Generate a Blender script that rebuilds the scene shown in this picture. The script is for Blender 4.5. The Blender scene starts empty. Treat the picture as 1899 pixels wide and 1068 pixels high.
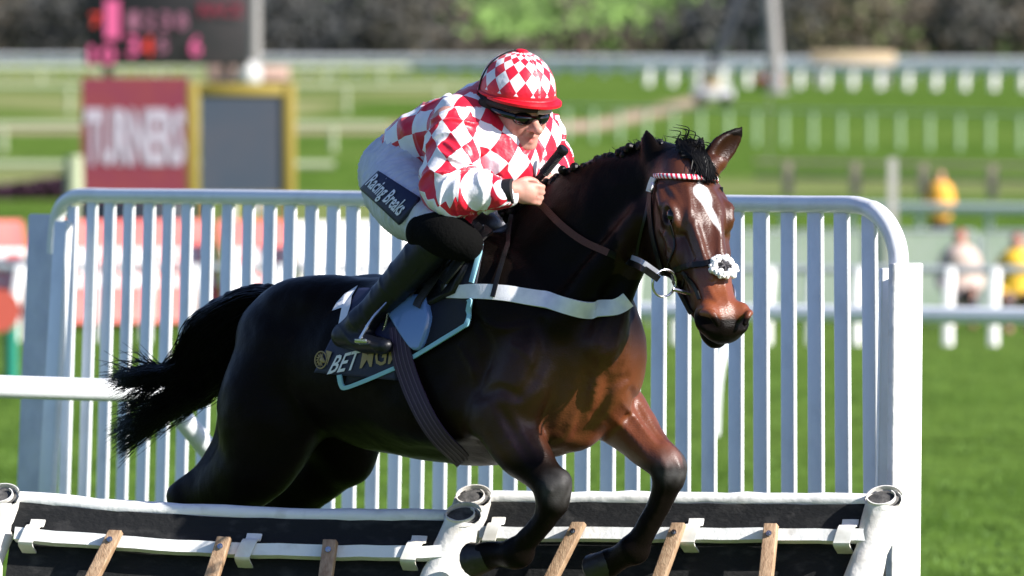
import bpy, math, random
import numpy as np
from mathutils import Vector
random.seed(7); np.random.seed(7)
S = bpy.context.scene
COL = S.collection
R = math.radians
# ------------------------------------------------------------------ camera, sky, sun, exposure
CAM_H = 1.95; CAM_Y = -20.0; FPX = 13000.0; CX, CY = 949.5, 534.0; HOR = 300.0
PITCH = math.atan((CY - HOR) / FPX)
cd = bpy.data.cameras.new('camera'); cam = bpy.data.objects.new('camera', cd); COL.objects.link(cam)
cam.location = (0, CAM_Y, CAM_H); cam.rotation_euler = (math.pi / 2 - PITCH, 0, 0)
cd.sensor_width = 36; cd.lens = FPX / 1899 * 36; cd.clip_start = 0.5; cd.clip_end = 6000
cd.dof.use_dof = True; cd.dof.focus_distance = 19.6; cd.dof.aperture_fstop = 5.0; cd.dof.aperture_blades = 0
S.camera = cam
SUN_EL, SUN_AZ = R(31), R(-27)          # azimuth measured from +x towards +y
w = bpy.data.worlds.new('World'); S.world = w; w.use_nodes = True
nt = w.node_tree; nt.nodes.clear()
sky = nt.nodes.new('ShaderNodeTexSky'); sky.sky_type = 'NISHITA'; sky.sun_disc = False
sky.sun_elevation = SUN_EL; sky.sun_rotation = math.pi / 2 - SUN_AZ
sky.air_density = 1.0; sky.dust_density = 1.0; sky.ozone_density = 3.0
bg = nt.nodes.new('ShaderNodeBackground'); bg.inputs[1].default_value = 0.075
wo = nt.nodes.new('ShaderNodeOutputWorld')
hsv = nt.nodes.new('ShaderNodeMix'); hsv.data_type = 'RGBA'; hsv.blend_type = 'MULTIPLY'; hsv.inputs['Factor'].default_value = 1; hsv.inputs['B'].default_value = (.96, .96, 1.18, 1); nt.links.new(sky.outputs[0], hsv.inputs['A']); nt.links.new(hsv.outputs['Result'], bg.inputs[0]); nt.links.new(bg.outputs[0], wo.inputs[0])
sl = bpy.data.lights.new('sun', 'SUN'); sl.energy = 5.0; sl.angle = R(0.5); sl.color = (1.0, 0.955, 0.89)
so = bpy.data.objects.new('sun', sl); COL.objects.link(so)
sdir = Vector((math.cos(SUN_EL) * math.cos(SUN_AZ), math.cos(SUN_EL) * math.sin(SUN_AZ), math.sin(SUN_EL)))
so.rotation_euler = sdir.to_track_quat('Z', 'Y').to_euler(); so.location = (10, 5, 15)
S.view_settings.view_transform = 'Standard'; S.view_settings.look = 'None'
S.view_settings.exposure = 1.0; S.view_settings.gamma = 1.0; S.view_settings.use_curve_mapping = False

# ------------------------------------------------------------------ measuring helpers
CR = np.array([1., 0, 0]); CF = np.array([0, math.cos(PITCH), -math.sin(PITCH)]); CU = np.array([0, math.sin(PITCH), math.cos(PITCH)])
CO = np.array([0, CAM_Y, CAM_H])
def ray(px, py): return CF + (px - CX) / FPX * CR - (py - CY) / FPX * CU
def at(px, py, d): return CO + d * ray(px, py)
TH = R(40); HH = np.array([math.cos(TH), -math.sin(TH), 0]); HL = np.array([math.sin(TH), math.cos(TH), 0]); UP = np.array([0, 0, 1.])
D0 = 20.1; X0 = (800 - CX) / FPX * D0; HO = np.array([X0, D0 - 20, 0])
def HP(px, py, v=0.0):                      # point on the horse's plane at lateral offset v
    k = (px - CX) / FPX; c, s = math.cos(TH), math.sin(TH)
    u = (k * (D0 + v * c) - X0 - v * s) / (c + k * s)
    D = D0 - u * s + v * c
    return at(px, py, D)
def mir(p): p = np.asarray(p, float); d = p - HO; v = d @ HL; return p - 2 * np.multiply.outer(v, HL)
def nrm(a): a = np.asarray(a, float); return a / (np.linalg.norm(a, axis=-1, keepdims=True) + 1e-12)

# ------------------------------------------------------------------ distance fields -> one continuous mesh
class Field:
    def __init__(s, xs, ys, zs): s.ax = [np.asarray(a, np.float32) for a in (xs, ys, zs)]; s.a = np.full([len(a) for a in s.ax], .35, np.float32)
    def blk(s, lo, hi):
        r = []
        for a, l, h in zip(s.ax, lo, hi):
            i = max(0, np.searchsorted(a, l) - 1); j = min(len(a), np.searchsorted(a, h) + 1)
            if j <= i: return None
            r.append(slice(i, j))
        return tuple(r)
    def put(s, fn, lo, hi, k, sub=False):
        pad = k + .03; b = s.blk(np.asarray(lo) - pad, np.asarray(hi) + pad)
        if b is None: return
        X = s.ax[0][b[0]][:, None, None]; Y = s.ax[1][b[1]][None, :, None]; Z = s.ax[2][b[2]][None, None, :]
        d = fn(X, Y, Z).astype(np.float32); A = s.a[b]
        if sub: d = -d; h = np.maximum(k - np.abs(A - d), 0) / max(k, 1e-5); s.a[b] = np.maximum(A, d) + h * h * k * .25
        else: h = np.maximum(k - np.abs(A - d), 0) / max(k, 1e-5); s.a[b] = np.minimum(A, d) - h * h * k * .25
    def chain(s, pts, rad, k=.03, n=6, flat=None, fs=None, sub=False):
        P, Q, F = spl(pts, n), spl(np.asarray(rad, float)[:, None], n)[:, 0], None
        if fs is not None:
            F = np.full(len(Q), fs, float) if np.isscalar(fs) else spl(np.asarray(fs, float)[:, None], n)[:, 0]
        if len(pts) == 2: pass
        rm = Q.max() * (1 if F is None else max(1, F.max()))
        def fn(X, Y, Z):
            out = None
            for i in range(len(P) - 1):
                d = cone(X, Y, Z, P[i], P[i + 1], Q[i], Q[i + 1], flat, None if F is None else (F[i] + F[i + 1]) / 2)
                out = d if out is None else np.minimum(out, d)
            return out
        s.put(fn, P.min(0) - rm, P.max(0) + rm, k, sub)
    def ell(s, c, r, axes=None, k=.03, sub=False):
        c = np.asarray(c, float); A = np.eye(3) if axes is None else np.array([nrm(a) for a in axes]); r = np.asarray(r, float)
        def fn(X, Y, Z):
            x, y, z = X - c[0], Y - c[1], Z - c[2]; k0 = 0; k1 = 0
            for i in range(3):
                q = (x * A[i][0] + y * A[i][1] + z * A[i][2]) / r[i]; k0 = k0 + q * q; k1 = k1 + (q / r[i]) ** 2
            k0 = np.sqrt(k0); return k0 * (k0 - 1) / np.sqrt(k1 + 1e-9)
        m = r.max(); s.put(fn, c - m, c + m, k, sub)
    def sample(s, P):
        P = np.atleast_2d(P); idx = []; fr = []
        for i in range(3):
            a = s.ax[i]; j = np.clip(np.searchsorted(a, P[:, i]) - 1, 0, len(a) - 2); idx.append(j)
            fr.append(np.clip((P[:, i] - a[j]) / (a[j + 1] - a[j]), 0, 1))
        o = 0
        for dx in (0, 1):
            for dy in (0, 1):
                for dz in (0, 1):
                    wt = (fr[0] if dx else 1 - fr[0]) * (fr[1] if dy else 1 - fr[1]) * (fr[2] if dz else 1 - fr[2])
                    o = o + wt * s.a[idx[0] + dx, idx[1] + dy, idx[2] + dz]
        return o
    def grad(s, P, e=.012):
        P = np.atleast_2d(P); g = np.stack([s.sample(P + np.eye(3)[i] * e) - s.sample(P - np.eye(3)[i] * e) for i in range(3)], 1); return nrm(g)
    def hit(s, px, py, d0=18.6, d1=21.6):
        """surface point seen through (px,py) of the photograph, nan when there is none"""
        px = np.atleast_1d(px).astype(float); py = np.atleast_1d(py).astype(float)
        RD = CF + ((px - CX) / FPX)[:, None] * CR - ((py - CY) / FPX)[:, None] * CU
        ts = np.arange(d0, d1, .008); out = np.full((len(px), 3), np.nan)
        V = np.stack([s.sample(CO + t * RD) for t in ts], 1)
        for i in range(len(px)):
            n = np.nonzero(V[i] < 0)[0]
            if len(n) and n[0] > 0:
                j = n[0]; a, b = V[i, j - 1], V[i, j]; t = ts[j - 1] + (ts[j] - ts[j - 1]) * a / (a - b); out[i] = CO + t * RD[i]
        return out
    def mesh(s, smooth=2):
        a = s.a; ins = a < 0
        c = [ins[i:a.shape[0] - 1 + i, j:a.shape[1] - 1 + j, k:a.shape[2] - 1 + k] for i in (0, 1) for j in (0, 1) for k in (0, 1)]
        n = sum(x.astype(np.int8) for x in c); act = (n > 0) & (n < 8); idx = np.argwhere(act)
        off = [(i, j, k) for i in (0, 1) for j in (0, 1) for k in (0, 1)]
        val = np.stack([a[idx[:, 0] + o[0], idx[:, 1] + o[1], idx[:, 2] + o[2]] for o in off], 1)
        pos = np.stack([np.stack([s.ax[q][idx[:, q] + o[q]] for q in range(3)], 1) for o in off], 1)
        acc = np.zeros((len(idx), 3)); cnt = np.zeros(len(idx))
        for p in range(8):
            for q in range(p + 1, 8):
                if sum(abs(off[p][z] - off[q][z]) for z in range(3)) != 1: continue
                m = (val[:, p] < 0) != (val[:, q] < 0); t = np.where(m, val[:, p] / (val[:, p] - val[:, q] + (~m)), 0)
                acc += np.where(m[:, None], pos[:, p] + t[:, None] * (pos[:, q] - pos[:, p]), 0); cnt += m
        V = acc / cnt[:, None]
        ids = np.full(act.shape, -1, np.int32); ids[act] = np.arange(len(idx))
        F = []
        for axn in range(3):
            sl0 = [slice(1, -1)] * 3; sl1 = [slice(1, -1)] * 3; sl0[axn] = slice(0, -1); sl1[axn] = slice(1, None)
            A, B = ins[tuple(sl0)], ins[tuple(sl1)]
            e = np.argwhere(A != B); fl = A[e[:, 0], e[:, 1], e[:, 2]]
            for z in range(3):
                if z != axn: e[:, z] += 1
            u, v = [(1, 2), (2, 0), (0, 1)][axn]
            def g(du, dv):
                t = e.copy(); t[:, u] -= du; t[:, v] -= dv; return ids[t[:, 0], t[:, 1], t[:, 2]]
            q = np.stack([g(1, 1), g(0, 1), g(0, 0), g(1, 0)], 1); q[~fl] = q[~fl][:, ::-1]; F.append(q)
        F = np.concatenate(F); F = F[(F >= 0).all(1)]
        E = np.concatenate([F[:, [0, 1]], F[:, [1, 2]], F[:, [2, 3]], F[:, [3, 0]]])
        for it in range(smooth):
            sm = np.zeros_like(V); ct = np.zeros(len(V))
            for z in range(3): sm[:, z] = np.bincount(E[:, 0], V[E[:, 1], z], len(V)) + np.bincount(E[:, 1], V[E[:, 0], z], len(V))
            ct = np.bincount(E[:, 0], minlength=len(V)) + np.bincount(E[:, 1], minlength=len(V))
            V = V * .45 + .55 * sm / np.maximum(ct, 1)[:, None]
        return V, F
def cone(X, Y, Z, a, b, ra, rb, flat=None, fs=None):
    d = b - a; L = d @ d + 1e-9; x, y, z = X - a[0], Y - a[1], Z - a[2]
    t = np.clip((x * d[0] + y * d[1] + z * d[2]) / L, 0, 1); x = x - t * d[0]; y = y - t * d[1]; z = z - t * d[2]
    q = x * x + y * y + z * z
    if flat is not None: c = x * flat[0] + y * flat[1] + z * flat[2]; q = q + c * c * (1 / fs ** 2 - 1)
    return np.sqrt(q) - (ra + (rb - ra) * t)
def spl(P, n=6):
    P = np.asarray(P, float)
    if len(P) < 3: return np.array([P[0] + (P[-1] - P[0]) * t for t in np.linspace(0, 1, n + 1)])
    Q = np.concatenate([[2 * P[0] - P[1]], P, [2 * P[-1] - P[-2]]]); out = []
    for i in range(1, len(Q) - 2):
        for t in np.arange(n) / n:
            out.append(.5 * (2 * Q[i] + (Q[i + 1] - Q[i - 1]) * t + (2 * Q[i - 1] - 5 * Q[i] + 4 * Q[i + 1] - Q[i + 2]) * t * t + (3 * Q[i] - Q[i - 1] - 3 * Q[i + 1] + Q[i + 2]) * t ** 3))
    out.append(P[-1]); return np.array(out)
def noise3(P, sc, seed=0):                  # cheap smooth value noise
    P = np.asarray(P) * sc + seed * 17.3; i = np.floor(P).astype(np.int64); f = P - i; f = f * f * (3 - 2 * f); o = 0
    for dx in (0, 1):
        for dy in (0, 1):
            for dz in (0, 1):
                h = ((i[..., 0] + dx) * 73856093) ^ ((i[..., 1] + dy) * 19349663) ^ ((i[..., 2] + dz) * 83492791)
                h = (h * 2654435761 & 0xffffffff) / 4294967295.
                o = o + h * (f[..., 0] if dx else 1 - f[..., 0]) * (f[..., 1] if dy else 1 - f[..., 1]) * (f[..., 2] if dz else 1 - f[..., 2])
    return o * 2 - 1

# ------------------------------------------------------------------ object helpers
def tag(o, label=None, cat=None, group=None, kind=None):
    for k_, v_ in (('label', label), ('category', cat), ('group', group), ('kind', kind)):
        if v_: o[k_] = v_
    return o
def empty(name, loc, label=None, cat=None, group=None):
    o = bpy.data.objects.new(name, None); o.empty_display_size = .1; COL.objects.link(o); o.location = [float(c) for c in loc]
    return tag(o, label, cat, group)
def root_of(o):
    p = np.zeros(3)
    while o is not None: p += np.array(o.location); o = o.parent
    return p
def mk(name, V, F, mat, parent=None, smooth=True, attrs=None):
    V = np.asarray(V, float)
    if parent is not None: V = V - root_of(parent)
    me = bpy.data.meshes.new(name); me.from_pydata(V.tolist(), [], F.tolist() if isinstance(F, np.ndarray) else F)
    for k_, a in (attrs or {}).items():
        a = np.asarray(a, np.float32)
        if a.ndim == 1: me.attributes.new(k_, 'FLOAT', 'POINT').data.foreach_set('value', a)
        else: me.attributes.new(k_, 'FLOAT_VECTOR', 'POINT').data.foreach_set('vector', a.ravel())
    me.update()
    if smooth: me.polygons.foreach_set('use_smooth', [True] * len(me.polygons))
    if mat: me.materials.append(mat)
    o = bpy.data.objects.new(name, me); COL.objects.link(o)
    if parent is not None: o.parent = parent
    return o
def copy_tree(o, parent=None):
    c = o.copy(); COL.objects.link(c); c.parent = parent
    for ch in list(o.children): copy_tree(ch, c)
    return c
class MB:
    def __init__(s): s.v = []; s.f = []
    def add(s, V, F):
        n = len(s.v); s.v += [tuple(map(float, p)) for p in V]; s.f += [tuple(int(i) + n for i in f) for f in F]; return s
    def tube(s, P, r, n=12, caps=True, flat=None, fs=1.0, up=None):
        P = np.asarray(P, float); m = len(P); r = np.full(m, r, float) if np.isscalar(r) else np.asarray(r, float)
        T = nrm(np.gradient(P, axis=0)); a = np.array([0, 0, 1.]) if up is None else np.asarray(up, float)
        if abs(T[0] @ a) > .95 and up is None: a = np.array([0, 1., 0])
        V = []; b = nrm(np.cross(T[0], a)); 
        for i in range(m):
            b = nrm(b - T[i] * (b @ T[i])); c = np.cross(T[i], b)
            for j in range(n):
                t = 2 * math.pi * j / n; V.append(P[i] + r[i] * (math.cos(t) * b + math.sin(t) * c * fs))
        F = [(i * n + j, i * n + (j + 1) % n, (i + 1) * n + (j + 1) % n, (i + 1) * n + j) for i in range(m - 1) for j in range(n)]
        if caps: F += [tuple(range(n))[::-1], tuple((m - 1) * n + j for j in range(n))]
        return s.add(V, F)
    def box(s, c, ax, h, bev=0.0):
        c = np.asarray(c, float); ax = [nrm(a) for a in ax]
        if bev <= 0:
            V = [c + sx * h[0] * ax[0] + sy * h[1] * ax[1] + sz * h[2] * ax[2] for sx in (-1, 1) for sy in (-1, 1) for sz in (-1, 1)]
            return s.add(V, [(0, 1, 3, 2), (4, 6, 7, 5), (0, 4, 5, 1), (2, 3, 7, 6), (0, 2, 6, 4), (1, 5, 7, 3)])
        # bevelled along the long axis 0: rounded rectangle section, chamfered ends
        pts = []
        for q, (sx, sy) in enumerate(((1, 1), (-1, 1), (-1, -1), (1, -1))):
            for t in range(4):
                an = math.pi / 2 * (q + t / 3); pts.append((sx * (h[1] - bev) + bev * math.cos(an), sy * (h[2] - bev) + bev * math.sin(an)))
        n = len(pts); V = []
        for e, g in ((-h[0], .6), (-h[0] + bev * .6, 1), (h[0] - bev * .6, 1), (h[0], .6)):
            for p in pts:
                k = 1 if g == 1 else 0; q = (p[0] - (0 if k else bev * .5 * np.sign(p[0])), p[1] - (0 if k else bev * .5 * np.sign(p[1])))
                V.append(c + e * ax[0] + q[0] * ax[1] + q[1] * ax[2])
        F = [(i * n + j, i * n + (j + 1) % n, (i + 1) * n + (j + 1) % n, (i + 1) * n + j) for i in range(3) for j in range(n)]
        F += [tuple(range(n))[::-1], tuple(3 * n + j for j in range(n))]
        return s.add(V, F)
    def sphere(s, c, r, n=12, m=8, axes=None):
        c = np.asarray(c, float); r = np.full(3, r, float) if np.isscalar(r) else np.asarray(r, float); A = np.eye(3) if axes is None else np.array([nrm(a) for a in axes])
        V = [c + A[2] * r[2]]
        for i in range(1, m):
            ph = math.pi * i / m
            for j in range(n):
                t = 2 * math.pi * j / n; V.append(c + A[0] * r[0] * math.sin(ph) * math.cos(t) + A[1] * r[1] * math.sin(ph) * math.sin(t) + A[2] * r[2] * math.cos(ph))
        V.append(c - A[2] * r[2]); F = [(0, 1 + j, 1 + (j + 1) % n) for j in range(n)]
        for i in range(m - 2):
            for j in range(n): a = 1 + i * n; F.append((a + j, a + n + j, a + n + (j + 1) % n, a + (j + 1) % n))
        l = len(V) - 1; a = 1 + (m - 2) * n; F += [(a + j, l, a + (j + 1) % n) for j in range(n)]
        return s.add(V, F)
    def ring(s, c, n_, r, t, m=24, k=8):
        n_ = nrm(n_); a = nrm(np.cross(n_, [.31, .2, .93])); b = np.cross(n_, a)
        P = [np.asarray(c) + r * (math.cos(2 * math.pi * i / m) * a + math.sin(2 * math.pi * i / m) * b) for i in range(m)]
        V = []
        for i in range(m):
            o = nrm(P[i] - np.asarray(c))
            for j in range(k): q = 2 * math.pi * j / k; V.append(P[i] + t * (math.cos(q) * o + math.sin(q) * n_))
        return s.add(V, [(i * k + j, i * k + (j + 1) % k, ((i + 1) % m) * k + (j + 1) % k, ((i + 1) % m) * k + j) for i in range(m) for j in range(k)])
    def ribbon(s, L, M, Rr, N, th):
        """closed strap through left / middle / right rows of points, N outward normals"""
        L, M, Rr, N = map(np.asarray, (L, M, Rr, N)); n = len(M); V = []
        for i in range(n): V += [L[i], M[i] , Rr[i], Rr[i] + N[i] * th, M[i] + N[i] * th * 1.15, L[i] + N[i] * th]
        F = [(i * 6 + j, i * 6 + (j + 1) % 6, (i + 1) * 6 + (j + 1) % 6, (i + 1) * 6 + j) for i in range(n - 1) for j in range(6)]
        F += [(0, 1, 2, 3, 4, 5), tuple((n - 1) * 6 + j for j in range(6))[::-1]]
        return s.add(V, F)
    def build(s, name, mat, parent=None, smooth=True):
        o = mk(name, s.v, s.f, mat, parent, False)
        if smooth:
            me = o.data; me.polygons.foreach_set('use_smooth', [True] * len(me.polygons))
            me.set_sharp_from_angle(angle=R(40))
        return o

# ------------------------------------------------------------------ materials
def mat(name, col, rough=.5, col2=None, sc=20, bump=0., bsc=60, spec=.5, metal=0., coat=0., sheen=0., sss=0., stretch=(1, 1, 1), lo=.35, hi=.65, detail=4, emit=None):
    m = bpy.data.materials.new(name); m.use_nodes = True; t = m.node_tree; b = t.nodes['Principled BSDF']
    b.inputs['Base Color'].default_value = (*col, 1); b.inputs['Roughness'].default_value = rough
    b.inputs['Specular IOR Level'].default_value = spec; b.inputs['Metallic'].default_value = metal
    b.inputs['Coat Weight'].default_value = coat; b.inputs['Sheen Weight'].default_value = sheen
    if sss: b.inputs['Subsurface Weight'].default_value = sss; b.inputs['Subsurface Radius'].default_value = (.02, .008, .004)
    tc = t.nodes.new('ShaderNodeTexCoord'); mp = t.nodes.new('ShaderNodeMapping'); mp.inputs['Scale'].default_value = stretch
    t.links.new(tc.outputs['Object'], mp.inputs[0])
    if col2:
        n = t.nodes.new('ShaderNodeTexNoise'); n.inputs['Scale'].default_value = sc; n.inputs['Detail'].default_value = detail
        r = t.nodes.new('ShaderNodeValToRGB'); r.color_ramp.elements[0].position = lo; r.color_ramp.elements[1].position = hi
        r.color_ramp.elements[0].color = (*col, 1); r.color_ramp.elements[1].color = (*col2, 1)
        t.links.new(mp.outputs[0], n.inputs['Vector']); t.links.new(n.outputs[0], r.inputs[0]); t.links.new(r.outputs[0], b.inputs['Base Color'])
    if bump:
        n = t.nodes.new('ShaderNodeTexNoise'); n.inputs['Scale'].default_value = bsc; n.inputs['Detail'].default_value = 5
        u = t.nodes.new('ShaderNodeBump'); u.inputs['Strength'].default_value = bump; u.inputs['Distance'].default_value = .01
        t.links.new(mp.outputs[0], n.inputs['Vector']); t.links.new(n.outputs[0], u.inputs['Height']); t.links.new(u.outputs[0], b.inputs['Normal'])
    if emit: b.inputs['Emission Color'].default_value = (*emit[:3], 1); b.inputs['Emission Strength'].default_value = emit[3]
    return m
M = {}
M['white_plastic'] = mat('white_plastic', (.77, .79, .81), .34, (.54, .55, .56), 7, .08, 90, lo=.5, hi=.95, detail=8)
M['white_pad'] = mat('white_pad', (.80, .80, .78), .55, (.42, .40, .35), 12, .45, 26, lo=.55, hi=.9, detail=9)
M['dirty_pad'] = mat('dirty_pad', (.72, .70, .66), .6, (.42, .38, .33), 14, .6, 25, lo=.45, hi=.85)
M['grey_foam'] = mat('grey_foam', (.03, .03, .03), .9, (.10, .095, .09), 40, .5, 80)
M['black_board'] = mat('black_board', (.012, .0125, .013), .7, (.060, .058, .055), 16, .35, 60, lo=.52, hi=.95, spec=.2, stretch=(1, 1, 2), detail=9)
M['wood'] = mat('wood', (.46, .31, .19), .65, (.30, .18, .10), 18, .3, 50, stretch=(6, 6, .6))
M['steel'] = mat('steel', (.55, .55, .56), .25, metal=1.)
M['black_leather'] = mat('black_leather', (.005, .005, .0055), .40, spec=.3, bump=.15, bsc=120)
M['rubber_rein'] = mat('rubber_rein', (.075, .022, .012), .7, bump=.3, bsc=200)
M['gun_metal'] = mat('gun_metal', (.25, .25, .26), .3, metal=1.)
M['white_web'] = mat('white_web', (.78, .78, .80), .6, (.66, .66, .70), 30, .1, 200)
M['tail_hair'] = mat('tail_hair', (.003, .0026, .0024), .45, (.006, .005, .004), 30, spec=.2)
M['wet_black'] = mat('wet_black', (.004, .003, .003), .08)
M['hoof'] = mat('hoof', (.010, .009, .008), .45, (.022, .018, .015), 40, .3, 60)
def silk(name, extra=None):
    m = mat(name, (.8, .8, .8), .40, bump=.55, bsc=22, sheen=.15); t = m.node_tree; b = t.nodes['Principled BSDF']
    a = t.nodes.new('ShaderNodeAttribute'); a.attribute_name = 'pat'; c = t.nodes.new('ShaderNodeTexChecker'); c.inputs['Scale'].default_value = 1
    c.inputs['Color1'].default_value = (.60, .004, .028, 1); c.inputs['Color2'].default_value = (.80, .79, .82, 1)
    t.links.new(a.outputs['Vector'], c.inputs['Vector'])
    a2 = t.nodes.new('ShaderNodeAttribute'); a2.attribute_name = 'red'; g = t.nodes.new('ShaderNodeMath'); g.operation = 'GREATER_THAN'; g.inputs[1].default_value = .5
    mx = t.nodes.new('ShaderNodeMix'); mx.data_type = 'RGBA'; mx.inputs['B'].default_value = (.60, .004, .018, 1)
    t.links.new(a2.outputs['Fac'], g.inputs[0]); t.links.new(g.outputs[0], mx.inputs['Factor']); t.links.new(c.outputs['Color'], mx.inputs['A'])
    t.links.new(mx.outputs['Result'], b.inputs['Base Color']); return m
M['silk'] = silk('checked_silk')
# ================================================================== THE SETTING
TP = np.array([(-60, 0), (60, 0), (99, 0), (110, .10), (130, .30), (160, .85), (180, 1.35), (200, 1.95), (270, 3.4), (350, 5.0), (470, 7.1), (600, 9.9), (700, 11.6), (900, 23), (1300, 62), (1800, 130), (2600, 210)])
def gz(y, x=0):                              # ground height at world y
    d = np.asarray(y) + 20.0; z_ = np.interp(d, TP[:, 0] - 20 * 0, TP[:, 1]); z_ = np.where(d < 79, 0, z_)
    return z_ + np.where(d > 650, 14 * noise3(np.stack(np.broadcast_arrays(x, d, 0 * d), -1) / 1000., 3.0, 5) * np.clip((d - 650) / 600, 0, 1) * 1.5, 0)
def gmat():
    m = bpy.data.materials.new('turf'); m.use_nodes = True; t = m.node_tree; b = t.nodes['Principled BSDF']; b.inputs['Roughness'].default_value = .85; b.inputs['Specular IOR Level'].default_value = .0
    tc = t.nodes.new('ShaderNodeTexCoord')
    def noi(sc, st=(1, 1, 1), det=5):
        mp = t.nodes.new('ShaderNodeMapping'); mp.inputs['Scale'].default_value = st; n = t.nodes.new('ShaderNodeTexNoise'); n.inputs['Scale'].default_value = sc; n.inputs['Detail'].default_value = det
        t.links.new(tc.outputs['Object'], mp.inputs[0]); t.links.new(mp.outputs[0], n.inputs['Vector']); return n.outputs[0]
    def ramp(f, a, b_, c0, c1):
        r = t.nodes.new('ShaderNodeValToRGB'); r.color_ramp.elements[0].position = a; r.color_ramp.elements[1].position = b_; r.color_ramp.elements[0].color = (*c0, 1); r.color_ramp.elements[1].color = (*c1, 1); t.links.new(f, r.inputs[0]); return r.outputs[0]
    def mix(f, a, b_):
        x = t.nodes.new('ShaderNodeMix'); x.data_type = 'RGBA'
        if isinstance(f, float): x.inputs['Factor'].default_value = f
        else: t.links.new(f, x.inputs['Factor'])
        for s_, k_ in ((a, 'A'), (b_, 'B')):
            if isinstance(s_, tuple): x.inputs[k_].default_value = (*s_, 1)
            else: t.links.new(s_, x.inputs[k_])
        return x.outputs['Result']
    c = ramp(noi(1.4, (1, .22, 1)), .38, .64, (.068, .128, .021), (.108, .184, .034))
    fine = ramp(noi(6, (1, .3, 1)), .38, .62, (.35, .38, .4), (1.2, 1.2, 1.1)); x = t.nodes.new('ShaderNodeMix'); x.data_type = 'RGBA'; x.blend_type = 'MULTIPLY'; x.inputs['Factor'].default_value = .55; t.links.new(c, x.inputs['A']); t.links.new(fine, x.inputs['B']); c = x.outputs['Result']
    c = mix(ramp(noi(.05, (1, .5, 1)), .45, .7, (0, 0, 0), (1, 1, 1)), c, (.11, .17, .035))
    at_ = t.nodes.new('ShaderNodeAttribute'); at_.attribute_name = 'kindg'; sx = t.nodes.new('ShaderNodeSeparateXYZ'); t.links.new(at_.outputs['Vector'], sx.inputs[0])
    c = mix(sx.outputs[0], c, (.46, .33, .25)); c = mix(sx.outputs[1], c, (.26, .26, .12)); c = mix(sx.outputs[2], c, (.095, .14, .055))
    t.links.new(c, b.inputs['Base Color'])
    u = t.nodes.new('ShaderNodeBump'); u.inputs['Strength'].default_value = .5; u.inputs['Distance'].default_value = .05; t.links.new(noi(14), u.inputs['Height']); t.links.new(u.outputs[0], b.inputs['Normal'])
    return m
xs = np.concatenate([np.linspace(-700, -60, 30), np.linspace(-50, 50, 101), np.linspace(60, 700, 30)])
ys = np.concatenate([np.linspace(-60, 60, 13), np.linspace(64, 200, 80), np.linspace(205, 700, 160), np.linspace(720, 2500, 90)])
X, Y = np.meshgrid(xs, ys); Z = gz(Y, X); D = Y + 20
def ss(x, a, b_): q = np.clip((x - a) / (b_ - a), 0, 1); return q * q * (3 - 2 * q)
PXg = CX + X / D * FPX
# earthen track that leaves the far rails and curves down towards the left, and the pale worn band across the course
pd = np.interp(X / D, [-.02, .004, .012, .020, .026, .03], [263, 262, 268, 300, 352, 395]); tr = np.exp(-((D - pd) / np.where(D > 300, 22, 13)) ** 4) * (X / D < .028)
left = ss(-X / D, -.002, .01) * ss(D, 115, 160) * (D < 640) * np.clip(.35 + 1.1 * noise3(np.stack([X / 6, D / 26, 0 * X], -1), 1, 6), 0, .9)
far = ss(D, 640, 700)
K3 = np.stack([np.clip(tr, 0, 1), np.clip(left + .55 * np.exp(-((D - 178) / 7) ** 2) * (X > 4), 0, 1), far * np.clip(.5 + 1.6 * noise3(np.stack([X / 60, D / 160, 0 * X], -1), 1, 9), 0, 1)], -1)
V = np.stack([X, Y, Z], -1).reshape(-1, 3); nx_, ny_ = len(xs), len(ys)
F_ = [(j * nx_ + i, j * nx_ + i + 1, (j + 1) * nx_ + i + 1, (j + 1) * nx_ + i) for j in range(ny_ - 1) for i in range(nx_ - 1)]
g = mk('ground', V, F_, gmat(), None, True, {'kindg': K3.reshape(-1, 3)}); g['kind'] = 'structure'
# grass tufts over the near turf, as one mass
rs = np.random.RandomState(5); V = []; F_ = []
for i in range(20000):
    d = 33 + 50 * rs.rand() ** 1.3; x_ = rs.uniform(-.08, .08) * d; p = np.array([x_, d - 20, 0]); h_ = rs.uniform(.015, .04); a_ = rs.uniform(0, 3.14); w_ = np.array([math.cos(a_), math.sin(a_), 0]) * rs.uniform(.004, .011); l_ = np.array([rs.randn(), rs.randn(), 0]) * h_ * .4
    n_ = len(V); V += [p - w_, p + w_, p + l_ + [0, 0, h_]]; F_.append((n_, n_ + 1, n_ + 2))
o = mk('grass', V, F_, mat('grass_blade', (.06, .12, .02), .7, (.10, .18, .03), 3, spec=.25), None, False); tag(o, 'short green turf growing across the course', 'grass', kind='stuff')
def GP(px, d, z_=0): x_ = (px - CX) / FPX * d; return np.array([x_, d - 20, float(gz(d - 20, x_)) + z_])
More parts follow.
